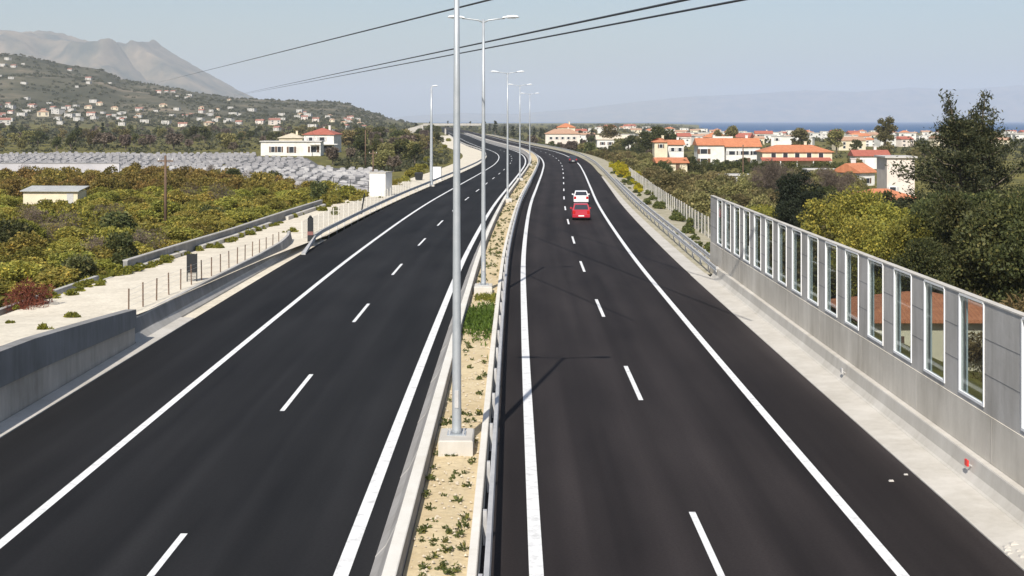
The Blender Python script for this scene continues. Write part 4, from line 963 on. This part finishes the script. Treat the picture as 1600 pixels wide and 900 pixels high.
# ------------------------------------------------------------------ walled yard with rows of pale stone tombs
t = thing('yard_wall','long lilac grey wall along the front of the tomb yard','wall')
MB().box(xu(-60,238),xu(186,238),238,238.35,-1.6,1.25).build('wall', M['stone_wall'], t)
MB().box(xu(-60,238),xu(186,238),237.94,238.42,1.253,1.36).build('coping', M['marble'], t)
t = thing('yard_fence','grey wall topped by dark rails in front of the tombs near the white cabin','fence')
pA, pB = Vector((xu(498,187),187,-1.1)), Vector((xu(577,170),170,-1.1)); dv = (pB-pA); ln = dv.length
t.location = pA; t.rotation_euler = (0,0,math.atan2(dv.y,dv.x))
MB().box(0,ln,-.12,.12,-.3,1.35).build('wall', M['stone_wall'], t)
for q in np.linspace(0,ln,4): MB().box(q-.05,q+.05,-.17,-.121,0,2.3).build('post', M['dark'], t)
for z in (1.7,2.25): MB().box(0,ln,-.16,-.13,z,z+.05).build('rail', M['dark'], t)
t = thing('yard_wall','low stained wall at the near corner of the tomb yard','wall')
pA, pB = Vector((xu(395,200),200,-1.1)), Vector((xu(498,187.2),187.2,-1.1)); dv = pB-pA; ln = dv.length
t.location = pA; t.rotation_euler = (0,0,math.atan2(dv.y,dv.x))
MB().box(0,ln,-.14,.14,-.3,1.5).build('wall', M['stone_wall'], t); MB().box(0,ln,-.19,.19,1.503,1.6).build('coping', M['marble'], t)
def yfront(u): return float(np.interp(u,[0,186,187,330,400,500,580],[241,241,236,226,203,190,173]))
def yback(u): return float(np.interp(u,[0,400,401,480,500,605],[396,396,362,350,285,262]))
spots = []
yy = 172.0
while yy < 396:
    xx = -150 + random.uniform(0,1)
    while xx < -14:
        u = U0 + F*xx/yy
        if -45 < u < 600 and yfront(max(u,0)) + .8 < yy < yback(max(u,0)) and random.random() < .93: spots.append((xx+random.uniform(-.04,.04), yy+random.uniform(-.12,.12)))
        xx += random.choice((1.85,1.85,1.85,2.7))
    yy += 5.0 if int(yy) % 3 else 6.4
spots.sort(key=lambda p: p[1])
def tomb_mesh(mb, x, y, z, q):
    w_, l_, h_ = .62+.06*q.random(), 1.05, .16+.14*q.random()
    mb.bbox(x-w_,x+w_,y-l_,y+l_,z-.3,z+h_,.05)
    return h_
tl = 'low pale stone tomb with headstone in the rows of the walled yard'
protos = []
for k in range(4):
    q = random.Random(k); hh_ = [.5,.62,.45,.7][k]
    t = thing('tomb', tl, 'tomb', (0,0,0), 0, 'tombs in the walled yard')
    h_ = tomb_mesh(mb := MB(), 0, 0, 0, q); mb.build('slab', M['marble'], t)
    MB().add([(-.55,.75,h_),(.55,.75,h_),(.55,1.0,h_),(-.55,1.0,h_),(-.55,.75,hh_),(.55,.75,hh_),(.55,1.0,hh_),(-.55,1.0,hh_),(0,.75,hh_+.12),(0,1.0,hh_+.12)],
             [(0,1,5,8,4),(3,7,9,6,2),(0,4,7,3),(1,2,6,5),(5,6,9,8),(4,8,9,7),(0,3,2,1)]).build('headstone', M['stone2'], t)
    protos.append(t)
for i, (x,y) in enumerate(spots[:296]):
    z = g1(x,y)
    if i < 4: protos[i].location = (x,y,z); protos[i].rotation_euler = (0,0,random.gauss(0,.012))
    else: dup(protos[i%4], (x,y,z), random.gauss(0,.012), random.uniform(.92,1.06))
mb = MB(); q = random.Random(3)
for x, y in spots[296:]:
    z = g1(x,y); h_ = tomb_mesh(mb, x, y, z, q); t_ = q.uniform(.4,.75); mb.hexa([(x-.55,y+.7,z+h_),(x+.55,y+.7,z+h_),(x+.55,y+.98,z+h_),(x-.55,y+.98,z+h_),(x-.4,y+.7,z+t_),(x+.4,y+.7,z+t_),(x+.4,y+.98,z+t_),(x-.4,y+.98,z+t_)])
stuff(mb.build('tombs', M['marble']), 'dense far rows of pale stone tombs filling the walled yard', 'tombs')
us = np.linspace(-45,600,60); v = []; f = []
for u in us:
    a, c = yfront(max(u,0)), yback(max(u,0))
    for k in range(5):
        y = a+(c-a)*k/4; v.append((xu(u,y), y, g1(xu(u,y),y)+.12))
for i in range(len(us)-1):
    for k in range(4): f.append((i*5+k,i*5+5+k,i*5+6+k,i*5+k+1))
struct(MB().add(v,f).build('yard_paving', mat('yard_paving_stone',(.09,.088,.085),(.17,.165,.16),.25,.9,coord='World')))

# ------------------------------------------------------------------ vegetation
def bush_mesh(name, m, r, h, k, rs, n, size, seed, aspect=.55):
    me = npmesh(name, cloud(clumpy(0,0,r,h,k,rs,seed), n, size, aspect, .35, 0.0), 4, m); return me
class Kind:
    def __init__(s, name, label, cat, group, meshes): s.p = meshes; s.name, s.label, s.cat, s.group = name, label, cat, group; s.i = 0; [tag(o,label,cat,group) for o in meshes]
    def put(s, x, y, sc=1.0, z=None, label=None):
        z = (g1(x,y) if z is None else z) - .05; rz = random.uniform(0,6.28)
        if not hasattr(sc,'__len__'): sc = (sc*random.uniform(.88,1.12), sc*random.uniform(.88,1.12), sc*random.uniform(.85,1.15))
        k = s.i; s.i += 1
        if k < len(s.p): o = s.p[k]; o.location = (x,y,z); o.rotation_euler = (0,0,rz); o.scale = sc
        else: o = dup(s.p[k % len(s.p)], (x,y,z), rz, sc)
        if label: o['label'] = label; 
        return o
    def done(s):
        for o in s.p[s.i:]: bpy.data.objects.remove(o, do_unlink=True)
citrus = Kind('citrus_bush','rounded yellow-green citrus bush in the orchard left of the gravel track','citrus bush','citrus bushes of the left orchard',
    [bush_mesh('citrus_bush', M['citrus'], 1.7, 2.5, 13, .75, 2600, .26, 20+i) for i in range(6)])
cnt = 0; used = []
for _ in range(6000):
    if cnt >= 265: break
    u = random.uniform(-45,535); y = 62 + 112*random.random()**1.1
    x = xu(u,y); d = x - float(C(y))
    if d > -26.2: continue
    if y > yfront(max(u,0)) - 12: continue
    if y > 165 and u < 180 and random.random() < .3: continue
    if abs(y-155) < 5 and 30 < u < 140 and y < 158: continue
    if 18 < u < 150 and 112 < y < 158: continue
    if noise2(x*.075,y*.055) > .28 and random.random() < .85: continue
    if 120 < y < 150 and u < 430 and random.random() < .75: continue
    if any((x-a)**2+(y-b_)**2 < 5.2 for a, b_ in used): continue
    used.append((x,y)); s_ = random.uniform(.6,1.2); citrus.put(x,y,(s_,s_*random.uniform(.85,1.15),s_*random.uniform(.42,.78))); cnt += 1
autumn = Kind('autumn_bush','orange-brown bush in front of the yard with pale tombs','bush','orange-brown bushes in front of the yard',
    [bush_mesh('autumn_bush', M['autumn'], 1.9, 2.3, 13, .8, 2200, .30, 30+i) for i in range(3)])
cnt = 0
for _ in range(3000):
    if cnt >= 110: break
    u = random.uniform(-45,480); y = random.uniform(168,236); x = xu(u,y)
    if y > yfront(max(u,0)) - (32 if u < 200 else 10) or x - float(C(y)) > -26 or any((x-a)**2+(y-b_)**2 < 7 for a, b_ in used): continue
    used.append((x,y)); autumn.put(x,y,random.uniform(.8,1.2)); cnt += 1
# brown and grey dry bushes among them
dry = Kind('dry_bush','greyish brown leafless bush among the orchard green','dry bush','dry bushes in the orchard',[bush_mesh('dry_bush',M['dry'],1.7,2.3,10,.8,1500,.30,60+i,.12) for i in range(3)])
for u, v in ((350,325),(300,318),(170,345),(95,375),(480,300),(230,395),(395,290),(45,350),(150,405),(40,270),(260,280),(330,272)):
    x, y = at(u, v+6, -1); dry.put(x,y,random.uniform(.8,1.25))
dark = Kind('evergreen_bush','dark green evergreen bush standing out of the orchard','evergreen bush','dark evergreen bushes on the left',[bush_mesh('evergreen_bush',M['green'],1.9,2.8,12,.85,2400,.28,80+i) for i in range(3)])
for u, v in ((430,285),(365,285),(410,290),(25,390),(190,385),(330,345),(500,318),(195,425),(110,440)):
    x, y = at(u, v+8, -1); dark.put(x,y,random.uniform(.8,1.2))
x, y = -25.6, 61.0
rb = bush_mesh('rusty_bush',M['rust'],1.5,1.7,12,.6,2600,.26,99,.14); tag(rb,'rust-brown dead bush at the edge of the gravel track','dead bush'); x, y = at(58,488,.4); rb.location = (x,y,.2)
# yellow flowering clumps by the verge
ylw = Kind('flowering_bush','bright yellow-green flowering bush beside the left verge','flowering bush','yellow flowering bushes on the left verge',[bush_mesh('flowering_bush',M['yellow'],1.5,1.5,10,.65,1800,.26,120+i) for i in range(3)])
for u, v in ((556,318),(545,312),(530,316),(566,312),(640,278),(652,270),(662,264),(668,255),(632,286),(690,240),(695,232),(615,292),(515,322),(700,222)):
    x, y = at(u, v, -.4); 
    if x - float(C(y)) < -15.5: ylw.put(x,y,random.uniform(.8,1.2))
# roadside scrub on the left beyond the cabin
for u, v in ((600,262),(560,258),(545,262),(620,258),(640,250),(655,240),(585,250),(660,232),(630,238),(668,222),(672,214),(650,222),(610,240),(560,244),(530,250)):
    pass
scrub = Kind('scrub_bush','olive-brown scrub bush on the slope right of the motorway','scrub bush','scrub bushes right of the motorway',[bush_mesh('scrub_bush',M['olive'],2.0,2.6,14,.8,2400,.28,140+i) for i in range(6)])
cnt = 0; used = []
for _ in range(8000):
    if cnt >= 270: break
    y = 82 + 330*random.random()**1.5; d = 17.0 + random.random()**1.1*(18+y*.20)
    x = d + float(C(y)); u = U0+F*x/y
    if u > 1340: continue
    if any((x-a)**2+(y-b_)**2 < 6.5 for a, b_ in used): continue
    if 1015 < u < 1330 and y > 262: continue
    hs = random.uniform(.75,1.25)
    used.append((x,y)); scrub.put(x,y,hs); cnt += 1
broom = Kind('broom_bush','bright yellow broom bush at the top of the right embankment','broom bush','yellow broom bushes on the right embankment',[bush_mesh('broom_bush',M['broom'],1.0,1.1,9,.45,1500,.2,160+i) for i in range(3)])
for k in range(15):
    y = random.uniform(205,268); d = random.uniform(13.2,16.0); broom.put(float(X(d,y)),y,random.uniform(.7,1.3),-.1)
for y, d in ((168,13.2),(175,13.5),(190,13.5)): broom.put(float(X(d,y)),y,.7,-.1)
mim = Kind('mimosa_tree','yellow-green mimosa tree rising behind the noise wall','mimosa tree','mimosa trees behind the noise wall',[bush_mesh('mimosa_tree',M['yellow'],3.0,6.4,28,1.1,11000,.20,180+i) for i in range(3)])
for u, y, s in ((1302,98,.95),(1338,96,1.0),(1372,94,.98),(1408,98,.95),(1352,84,.86),(1392,82,.84),(1425,80,.80),(1182,112,.80),(1200,108,.78)): mim.put(xu(u,y),y,s)
ev = Kind('evergreen_tree','dense dark green broadleaf tree behind the noise wall','evergreen tree','dense evergreen trees behind the noise wall',[bush_mesh('evergreen_tree',M['green'],3.3,6.8,34,1.2,15000,.20,200+i) for i in range(3)])
for u, y, s in ((1462,80,.95),(1510,76,1.0),(1555,74,1.02),(1598,72,1.0),(1640,70,1.0),(1480,92,.98),(1440,72,.66),(1530,88,1.05),(1585,86,1.05),(1650,84,1.1),(1700,76,1)): ev.put(xu(u,y),y,s)
dk = Kind('dark_tree','almost black tree behind the far end of the noise wall','dark tree','dark trees behind the noise wall',[bush_mesh('dark_tree',M['dkpine'],2.1,7.4,26,.9,9000,.2,220+i) for i in range(2)])
for u, y, s in ((1243,112,1.0),(1254,116,.9),(1236,106,.72),(1262,104,.6)): dk.put(xu(u,y),y,s)
hg = Kind('hedge_bush','dull green hedge bush below the orange roofs','hedge bush','hedge bushes below the orange roofs',[bush_mesh('hedge_bush',M['green'],2.4,3.4,16,1.0,3000,.32,240+i) for i in range(3)])
for u, y, s in ([(u_, random.uniform(285,335), random.uniform(.6,.95)) for u_ in range(1010,1195,9)]+[(u_, random.uniform(250,290), random.uniform(.65,1.0)) for u_ in range(1185,1330,9)]+[(u_, random.uniform(430,520), random.uniform(.7,1.1)) for u_ in range(900,1010,9)]+[(u_, random.uniform(560,600), random.uniform(.6,1.0)) for u_ in range(845,915,9)]):
    x = xu(u,y)
    if x - float(C(y)) > 19: hg.put(x,y,s)
for u, y, s in ((1290,150,1.1),(1310,146,1.1),(1330,143,1.15),(1350,140,1.1),(1372,138,1.15),(1395,136,1.1),(1275,152,1.0),(1415,132,1.2),(1180,250,1.1),(1150,255,1.1),(1130,250,1.0),(1165,245,1.0),(1560,120,1.2),(1590,118,1.3),(1440,120,1.25),(1545,128,1.2)): hg.put(xu(u,y),y,s)
br = Kind('bare_tree','purplish brown nearly leafless tree below the villa','bare tree','bare trees below the villa',[bush_mesh('bare_tree',M['dry'],2.6,5.6,20,1.2,3600,.5,260+i,.10) for i in range(3)])
for u, y, s in ((1575,92,.95),(1600,94,1.0),(1556,90,.7),(1200,190,1.0),(1215,184,1.05),(1232,180,.95),(1305,178,1.0),(1314,182,.9),(1190,196,.8),(1250,188,.8),(1292,200,.8)): br.put(xu(u,y),y,s)
dg = Kind('dry_shrub','straw-coloured dry shrub at the foot of the evergreen trees','dry shrub','straw-coloured shrubs behind the noise wall',[bush_mesh('dry_shrub',leafmat('straw',(.16,.12,.05),(.30,.23,.10),None,.15),1.3,1.7,9,.6,1500,.26,280+i,.2) for i in range(3)])
for u, y, s in ((1545,60,1.25),(1570,58,1.3),(1595,57,1.3),(1618,56,1.35),(1640,55,1.3),(1510,68,1.3),(1540,66,1.6),(1580,64,1.7),(1610,62,1.7)): dg.put(xu(u,y),y,s)
vg = Kind('verge_plant','low grey-green plant on the stony right verge','verge plant','plants on the right verge',[bush_mesh('verge_plant',M['weed'],.5,.5,7,.22,500,.16,300+i) for i in range(3)])
for k in range(80):
    y = 79+150*random.random()**1.3; d = random.uniform(12.1,15.0); vg.put(float(X(d,y)),y,random.uniform(.5,1.5),-.08)
lp = Kind('verge_weed','small weed tuft along the left gravel track','weed tuft','weed tufts along the left gravel track',[bush_mesh('verge_weed',M['weedy'],.45,.4,6,.2,400,.15,320+i) for i in range(3)])
for k in range(70):
    y = 40+160*random.random(); d = random.choice((random.gauss(-22.2,.25), random.gauss(-22.2,.25), random.uniform(-21.5,-17))); lp.put(float(X(d,y)),y,random.uniform(.4,1.2),float(bench(y))-.15)
for k in range(45):
    y = random.uniform(62,140); d = random.gauss(-21.8,.18); lp.put(float(X(d,y)),y,random.uniform(.5,1.1),float(bench(y))-.2)

# big dark tree right of centre: trunk, limbs and tufted sprays
t = thing('pine_tree','tall dark ragged conifer towering over the orange roofs','conifer tree')
yt = 102; xt = xu(1507,yt); zt0 = g1(xt,yt); t.location = (xt,yt,zt0)
q = random.Random(5); tr = MB(); Vl = []; Ht = 14.0
tr.tube([(0,0,-.4),(.1,0,3),(-.1,.1,6.5),(-.4,.1,10),(-1.15,.1,13.3)], [.38,.30,.24,.14,.04], 10)
tr.tube([(-.1,.1,6.0),(.6,.0,9),(1.3,-.1,11.6),(1.55,-.1,13.6)], [.18,.13,.08,.03], 8)
def spray(c, s, n, dirv):
    dirv = np.array(dirv, float); dirv /= np.linalg.norm(dirv)+1e-9
    P_ = np.array(c) + rng.normal(0,1,(n,3))*np.array([s,s,s*.55]) + dirv*rng.uniform(-s,s*1.2,(n,1)); D = dirv*.9 + rng.normal(0,.5,(n,3))
    return rhombs(P_, D, .30, .34)
env = [(2.0,4.4),(4,5.0),(6,4.8),(8,4.0),(9.5,3.0),(10.8,2.1),(12,1.6),(13.2,1.0)]
for k in range(92):
    z = 1.2 + 10.2*(k/91)**.95; a = q.uniform(0,6.283); rmax = float(np.interp(z,[e[0] for e in env],[e[1] for e in env]))
    rr = rmax*q.uniform(.55,1.12)*(.8 if z > 9 else 1); lean = -.4 if z > 9 and q.random() < .5 else (.9 if z > 9 else 0)
    x0, y0 = lean*.6, 0
    tip = (x0+math.cos(a)*rr, y0+math.sin(a)*rr, z+rr*q.uniform(.15,.5))
    mid = (x0+math.cos(a)*rr*.5, y0+math.sin(a)*rr*.5, z-.1+rr*.05)
    tr.tube([(x0*.6,0,z-.3), mid, tip], [.07,.05,.02], 5, False)
    d_ = (math.cos(a), math.sin(a), .5)
    for s_ in (1.0,.66,.36):
        c = [x0+(tip[i]-x0)*s_ if i == 0 else (tip[1]*s_ if i == 1 else z+(tip[2]-z)*s_) for i in range(3)]
        Vl.append(spray(c, .33+.17*q.random(), int(150*(.6+q.random()*.6)), d_))
for tip, n_ in (((-1.25,.1,13.6),70),((-1.2,.1,13.0),110),((-1.05,.1,12.3),150),((1.6,-.1,13.6),110),((1.3,-.1,12.8),160),((.7,-.1,12.2),150),((2.1,0,12.3),120)):
    Vl.append(spray(tip,.26,n_,(0,0,1)))
tr.build('trunk', M['bark'], t); npmesh('crown', np.concatenate(Vl), 4, M['pine'], t)

# background trees with trunk and crown
def tree(name, label, cat, group, m, r, h, k, rs, n, size, seed, trunk=.35, tz=.3):
    t = thing(name, label, cat, (0,0,0), 0, group)
    bl = [(a,b_,c+h*tz,d,e,f) for a,b_,c,d,e,f in clumpy(0,0,r,h*(1-tz),k,rs,seed)]
    npmesh('crown', cloud(bl, n, size, .6, .35), 4, m, t)
    tk = MB().tube([(0,0,-.5),(.05,0,h*tz),(-.1,.1,h*.62)], [trunk,trunk*.8,trunk*.3], 8)
    for a in (0.4,2.3,4.4): tk.tube([(0,0,h*tz),(math.cos(a)*r*.5,math.sin(a)*r*.5,h*(tz+.3))], [trunk*.5,trunk*.15], 6)
    tk.build('trunk', M['bark'], t)
    return t
def put(pr, x, y, s, label=None, first=[None]):
    o = dup(pr, (x,y,g1(x,y)), random.uniform(0,6.28), s, label); return o
T1 = tree('round_tree','single rounded grey-green tree beyond the bend, left of the pale low house','tree',None,M['olive'],3.6,9,22,1.5,2600,.6,401,.3,.22)
T1.location = (xu(952,560),560,-3); T1.scale = (1.25,1.25,1.15)
T2 = tree('broadleaf_tree','tall dense green tree rising behind the narrow cream house','tree',None,M['green'],3.6,9.5,24,1.5,3000,.6,402,.3,.15)
T2.location = (xu(1032,430),430,-3); T2.scale = (1.25,1.25,1.15)
dup(T2,(xu(1012,420),420,-3),1,.95,'smaller dense green tree left of the tall green one'); dup(T2,(xu(1050,440),440,-3),2.5,.85,'low dense green tree right of the tall green one')
T3 = tree('broadleaf_tree','brownish rounded tree against the sea, left of the pair','tree',None,M['olive'],3.2,8.5,20,1.4,2600,.6,403,.3,.25)
ym = 520
T3.location = (xu(1252,ym),ym,g1(xu(1252,ym),ym)); T3.scale = (1.35,1.35,1.15)
dup(T3,(xu(1307,500),500,g1(xu(1307,500),500)),1.2,(1.15,1.15,1.1),'brownish rounded tree against the sea, right of the pair')
dup(T3,(xu(1143,560),560,g1(xu(1143,560),560)),2.2,(1.0,1.0,1.25),'dark tree top above the white flat-roofed block')
dup(T3,(xu(1120,570),570,g1(xu(1120,570),570)),3.2,(.8,.8,1.05),'small dark tree left of the white flat-roofed block')
T4 = tree('eucalyptus_tree','tall airy grey-green tree standing alone against the sea','tree',None,M['olive'],2.9,12.5,22,1.35,3000,.55,404,.3,.35)
y4 = 430; T4.location = (xu(1383,y4),y4,g1(xu(1383,y4),y4)); T4.scale = (1.15,1.15,1.12)
# groves: copies of three tree kinds
gp = 'trees of the far groves'
G = [tree('grove_tree','olive-green tree in the far groves','tree',gp,M['olive'],3.4,6.5,16,1.5,1100,.8,410,.3,.15),
     tree('grove_tree','dark green tree in the far groves','tree',gp,M['green'],3.4,7.5,16,1.5,1100,.8,411,.3,.15),
     tree('grove_tree','brownish thin tree in the far groves','tree',gp,M['dry'],3.2,6.8,14,1.4,1100,.9,412,.3,.2)]
CY = tree('cypress_tree','slim dark cypress in the far plain','cypress','cypresses in the far plain',M['dkpine'],1.0,9.5,16,.8,900,.6,413,.2,.05)
cnt = [0,0,0,0]; gi = 0
def putg(k, x, y, s):
    pr = (G+[CY])[k]; z = g1(x,y)
    if cnt[k] == 0: pr.location = (x,y,z); pr.scale = (s,s,s)
    else: dup(pr,(x,y,z),random.uniform(0,6.28),(s*random.uniform(.8,1.3),s*random.uniform(.8,1.3),s))
    cnt[k] += 1
n = 0
while n < 175:         # left plain beyond the yard
    u = random.uniform(-40,690); y = 400+900*random.random()**1.4; x = xu(u,y)
    if x - float(C(y)) > -22: continue
    if 395 < u < 545 and y < 445: continue
    if y < 440 and random.random() < .7: continue
    putg(random.choices((0,1,2),(5,3,3))[0], x, y, random.uniform(.55,1.0)); n += 1
for u, y in [(600,300),(622,310),(640,330),(655,360),(548,330),(566,345),(585,340),(612,350),(665,420),(635,390),(520,300),(600,270),(615,262),(648,300),(590,420),(615,430),(560,400),(668,470),(675,560),(655,520)]:
    x = xu(u,y)
    if x - float(C(y)) < -20: putg(random.choice((0,0,1,2)), x, y, random.uniform(.5,.75))
n = 0
while n < 100:         # right plain
    u = random.uniform(770,1660); y = 400+1000*random.random()**1.5; x = xu(u,y)
    if x - float(C(y)) < 19: continue
    putg(random.choices((0,1,2),(4,3,2))[0], x, y, random.uniform(.35,.7)*(1.3 if u < 1000 else 1)); n += 1
for u, y in [(757,900),(774,880),(788,930),(802,860),(672,1000),(650,950),(835,800),(845,820),(870,900),(925,760),(160,700),(120,900),(700,1300),(735,1300),(765,1400)]: putg(3, xu(u,y), y, random.uniform(.8,1.2))
mead = Kind('meadow_bush','low bright yellow-green bush in the open strip across the orchard','bush','low yellow-green bushes in the orchard clearing',[bush_mesh('meadow_bush',M['yellow'],1.5,1.1,9,.6,1300,.24,360+i) for i in range(3)])
for _ in range(130):
    u = random.uniform(-30,440); y = random.gauss(138,7) if random.random() < .72 else random.uniform(75,165); x = xu(u,y)
    if x - float(C(y)) < -26.5: mead.put(x,y,random.uniform(.7,1.3))
for kd in (mead,autumn,citrus,dry,dark,ylw,scrub,broom,mim,ev,dk,hg,br,dg,vg,lp): kd.done()

# far woods and hillside scrub as one mass
Vf = []
def mass(n, fu, fy, r0, size, cond):
    for _ in range(n):
        u = fu(); y = fy(); x = xu(u,y)
        if not cond(x,y,u): continue
        s = r0*random.uniform(.6,1.4); z = g1(x,y); m_ = 26
        D = rng.normal(0,1,(m_,3)); D[:,2] = abs(D[:,2]); D /= np.linalg.norm(D,axis=1)[:,None]
        Vf.append(rhombs(np.array([x,y,z-.2])+D*np.array([s,s,s*.85])*rng.uniform(.6,1,(m_,1)), D, size*s, .7))
off = lambda x,y,u: x-float(C(y)) < -24 or x-float(C(y)) > 24
mass(900, lambda: random.uniform(-60,800), lambda: 700+900*random.random(), 3.2, .62, off)
mass(700, lambda: random.uniform(-60,690), lambda: 408+420*random.random(), 1.5, .5, lambda x,y,u: off(x,y,u) and x < float(C(y)) and not (385 < u < 550 and y < 450))
mass(420, lambda: random.uniform(520,700), lambda: 255+190*random.random(), 1.2, .5, lambda x,y,u: x-float(C(y)) < -21 and y > yback(min(u,605)) + 3 and not (u < 545 and y > 350))
mass(500, lambda: random.uniform(900,1680), lambda: 300+420*random.random(), 1.5, .5, lambda x,y,u: off(x,y,u) and (y > 400 or u < 1010))
mass(2300, lambda: random.uniform(-60,600), lambda: 1330+1170*random.random(), 3.0, .7, lambda x,y,u: off(x,y,u) and noise2(x*.02,y*.02) > -.35)
mass(900, lambda: random.uniform(700,1680), lambda: 700+1350*random.random(), 3.0, .62, off)
mass(420, lambda: random.uniform(540,1100), lambda: 1400+2600*random.random(), 5.0, .62, off)
stuff(npmesh('far_woods', np.concatenate(Vf), 4, M['far']), 'far dark woods and scrub on the plain and hillsides', 'woods')
# weeds and yellow ground flowers in the left fields
Vf = []
for _ in range(9000):
    u = random.uniform(-45,560); y = 58+128*random.random()**1.2; x = xu(u,y); d = x-float(C(y))
    if d > -24.3 or y > yfront(max(u,0))-1 or noise2(x*.11,y*.09) < -.25: continue
    s = random.uniform(.25,.6); m_ = 12; z = g1(x,y)
    D = rng.normal(0,1,(m_,3)); D[:,2] = abs(D[:,2]); D /= np.linalg.norm(D,axis=1)[:,None]
    Vf.append(rhombs(np.array([x,y,z])+D*s*rng.uniform(.4,1.1,(m_,1))*np.array([1.3,1.3,.7]), D, .34, .5))
stuff(npmesh('ground_cover', np.concatenate(Vf), 4, M['weedy']), 'yellow-green weeds covering the orchard floor', 'ground cover')
Vf = []
for _ in range(3600):
    y = 60+260*random.random()**1.3; d = 15.0+random.random()*(30+.12*y); x = d+float(C(y))
    if noise2(x*.13,y*.1) < -.5: continue
    s = random.uniform(.2,.55); m_ = 12; z = g1(x,y)
    D = rng.normal(0,1,(m_,3)); D[:,2] = abs(D[:,2]); D /= np.linalg.norm(D,axis=1)[:,None]
    Vf.append(rhombs(np.array([x,y,z])+D*s*rng.uniform(.4,1.1,(m_,1))*np.array([1.3,1.3,.8]), D, .32, .45))
stuff(npmesh('undergrowth', np.concatenate(Vf), 4, M['olive']), 'dull olive undergrowth covering the right embankment', 'undergrowth')
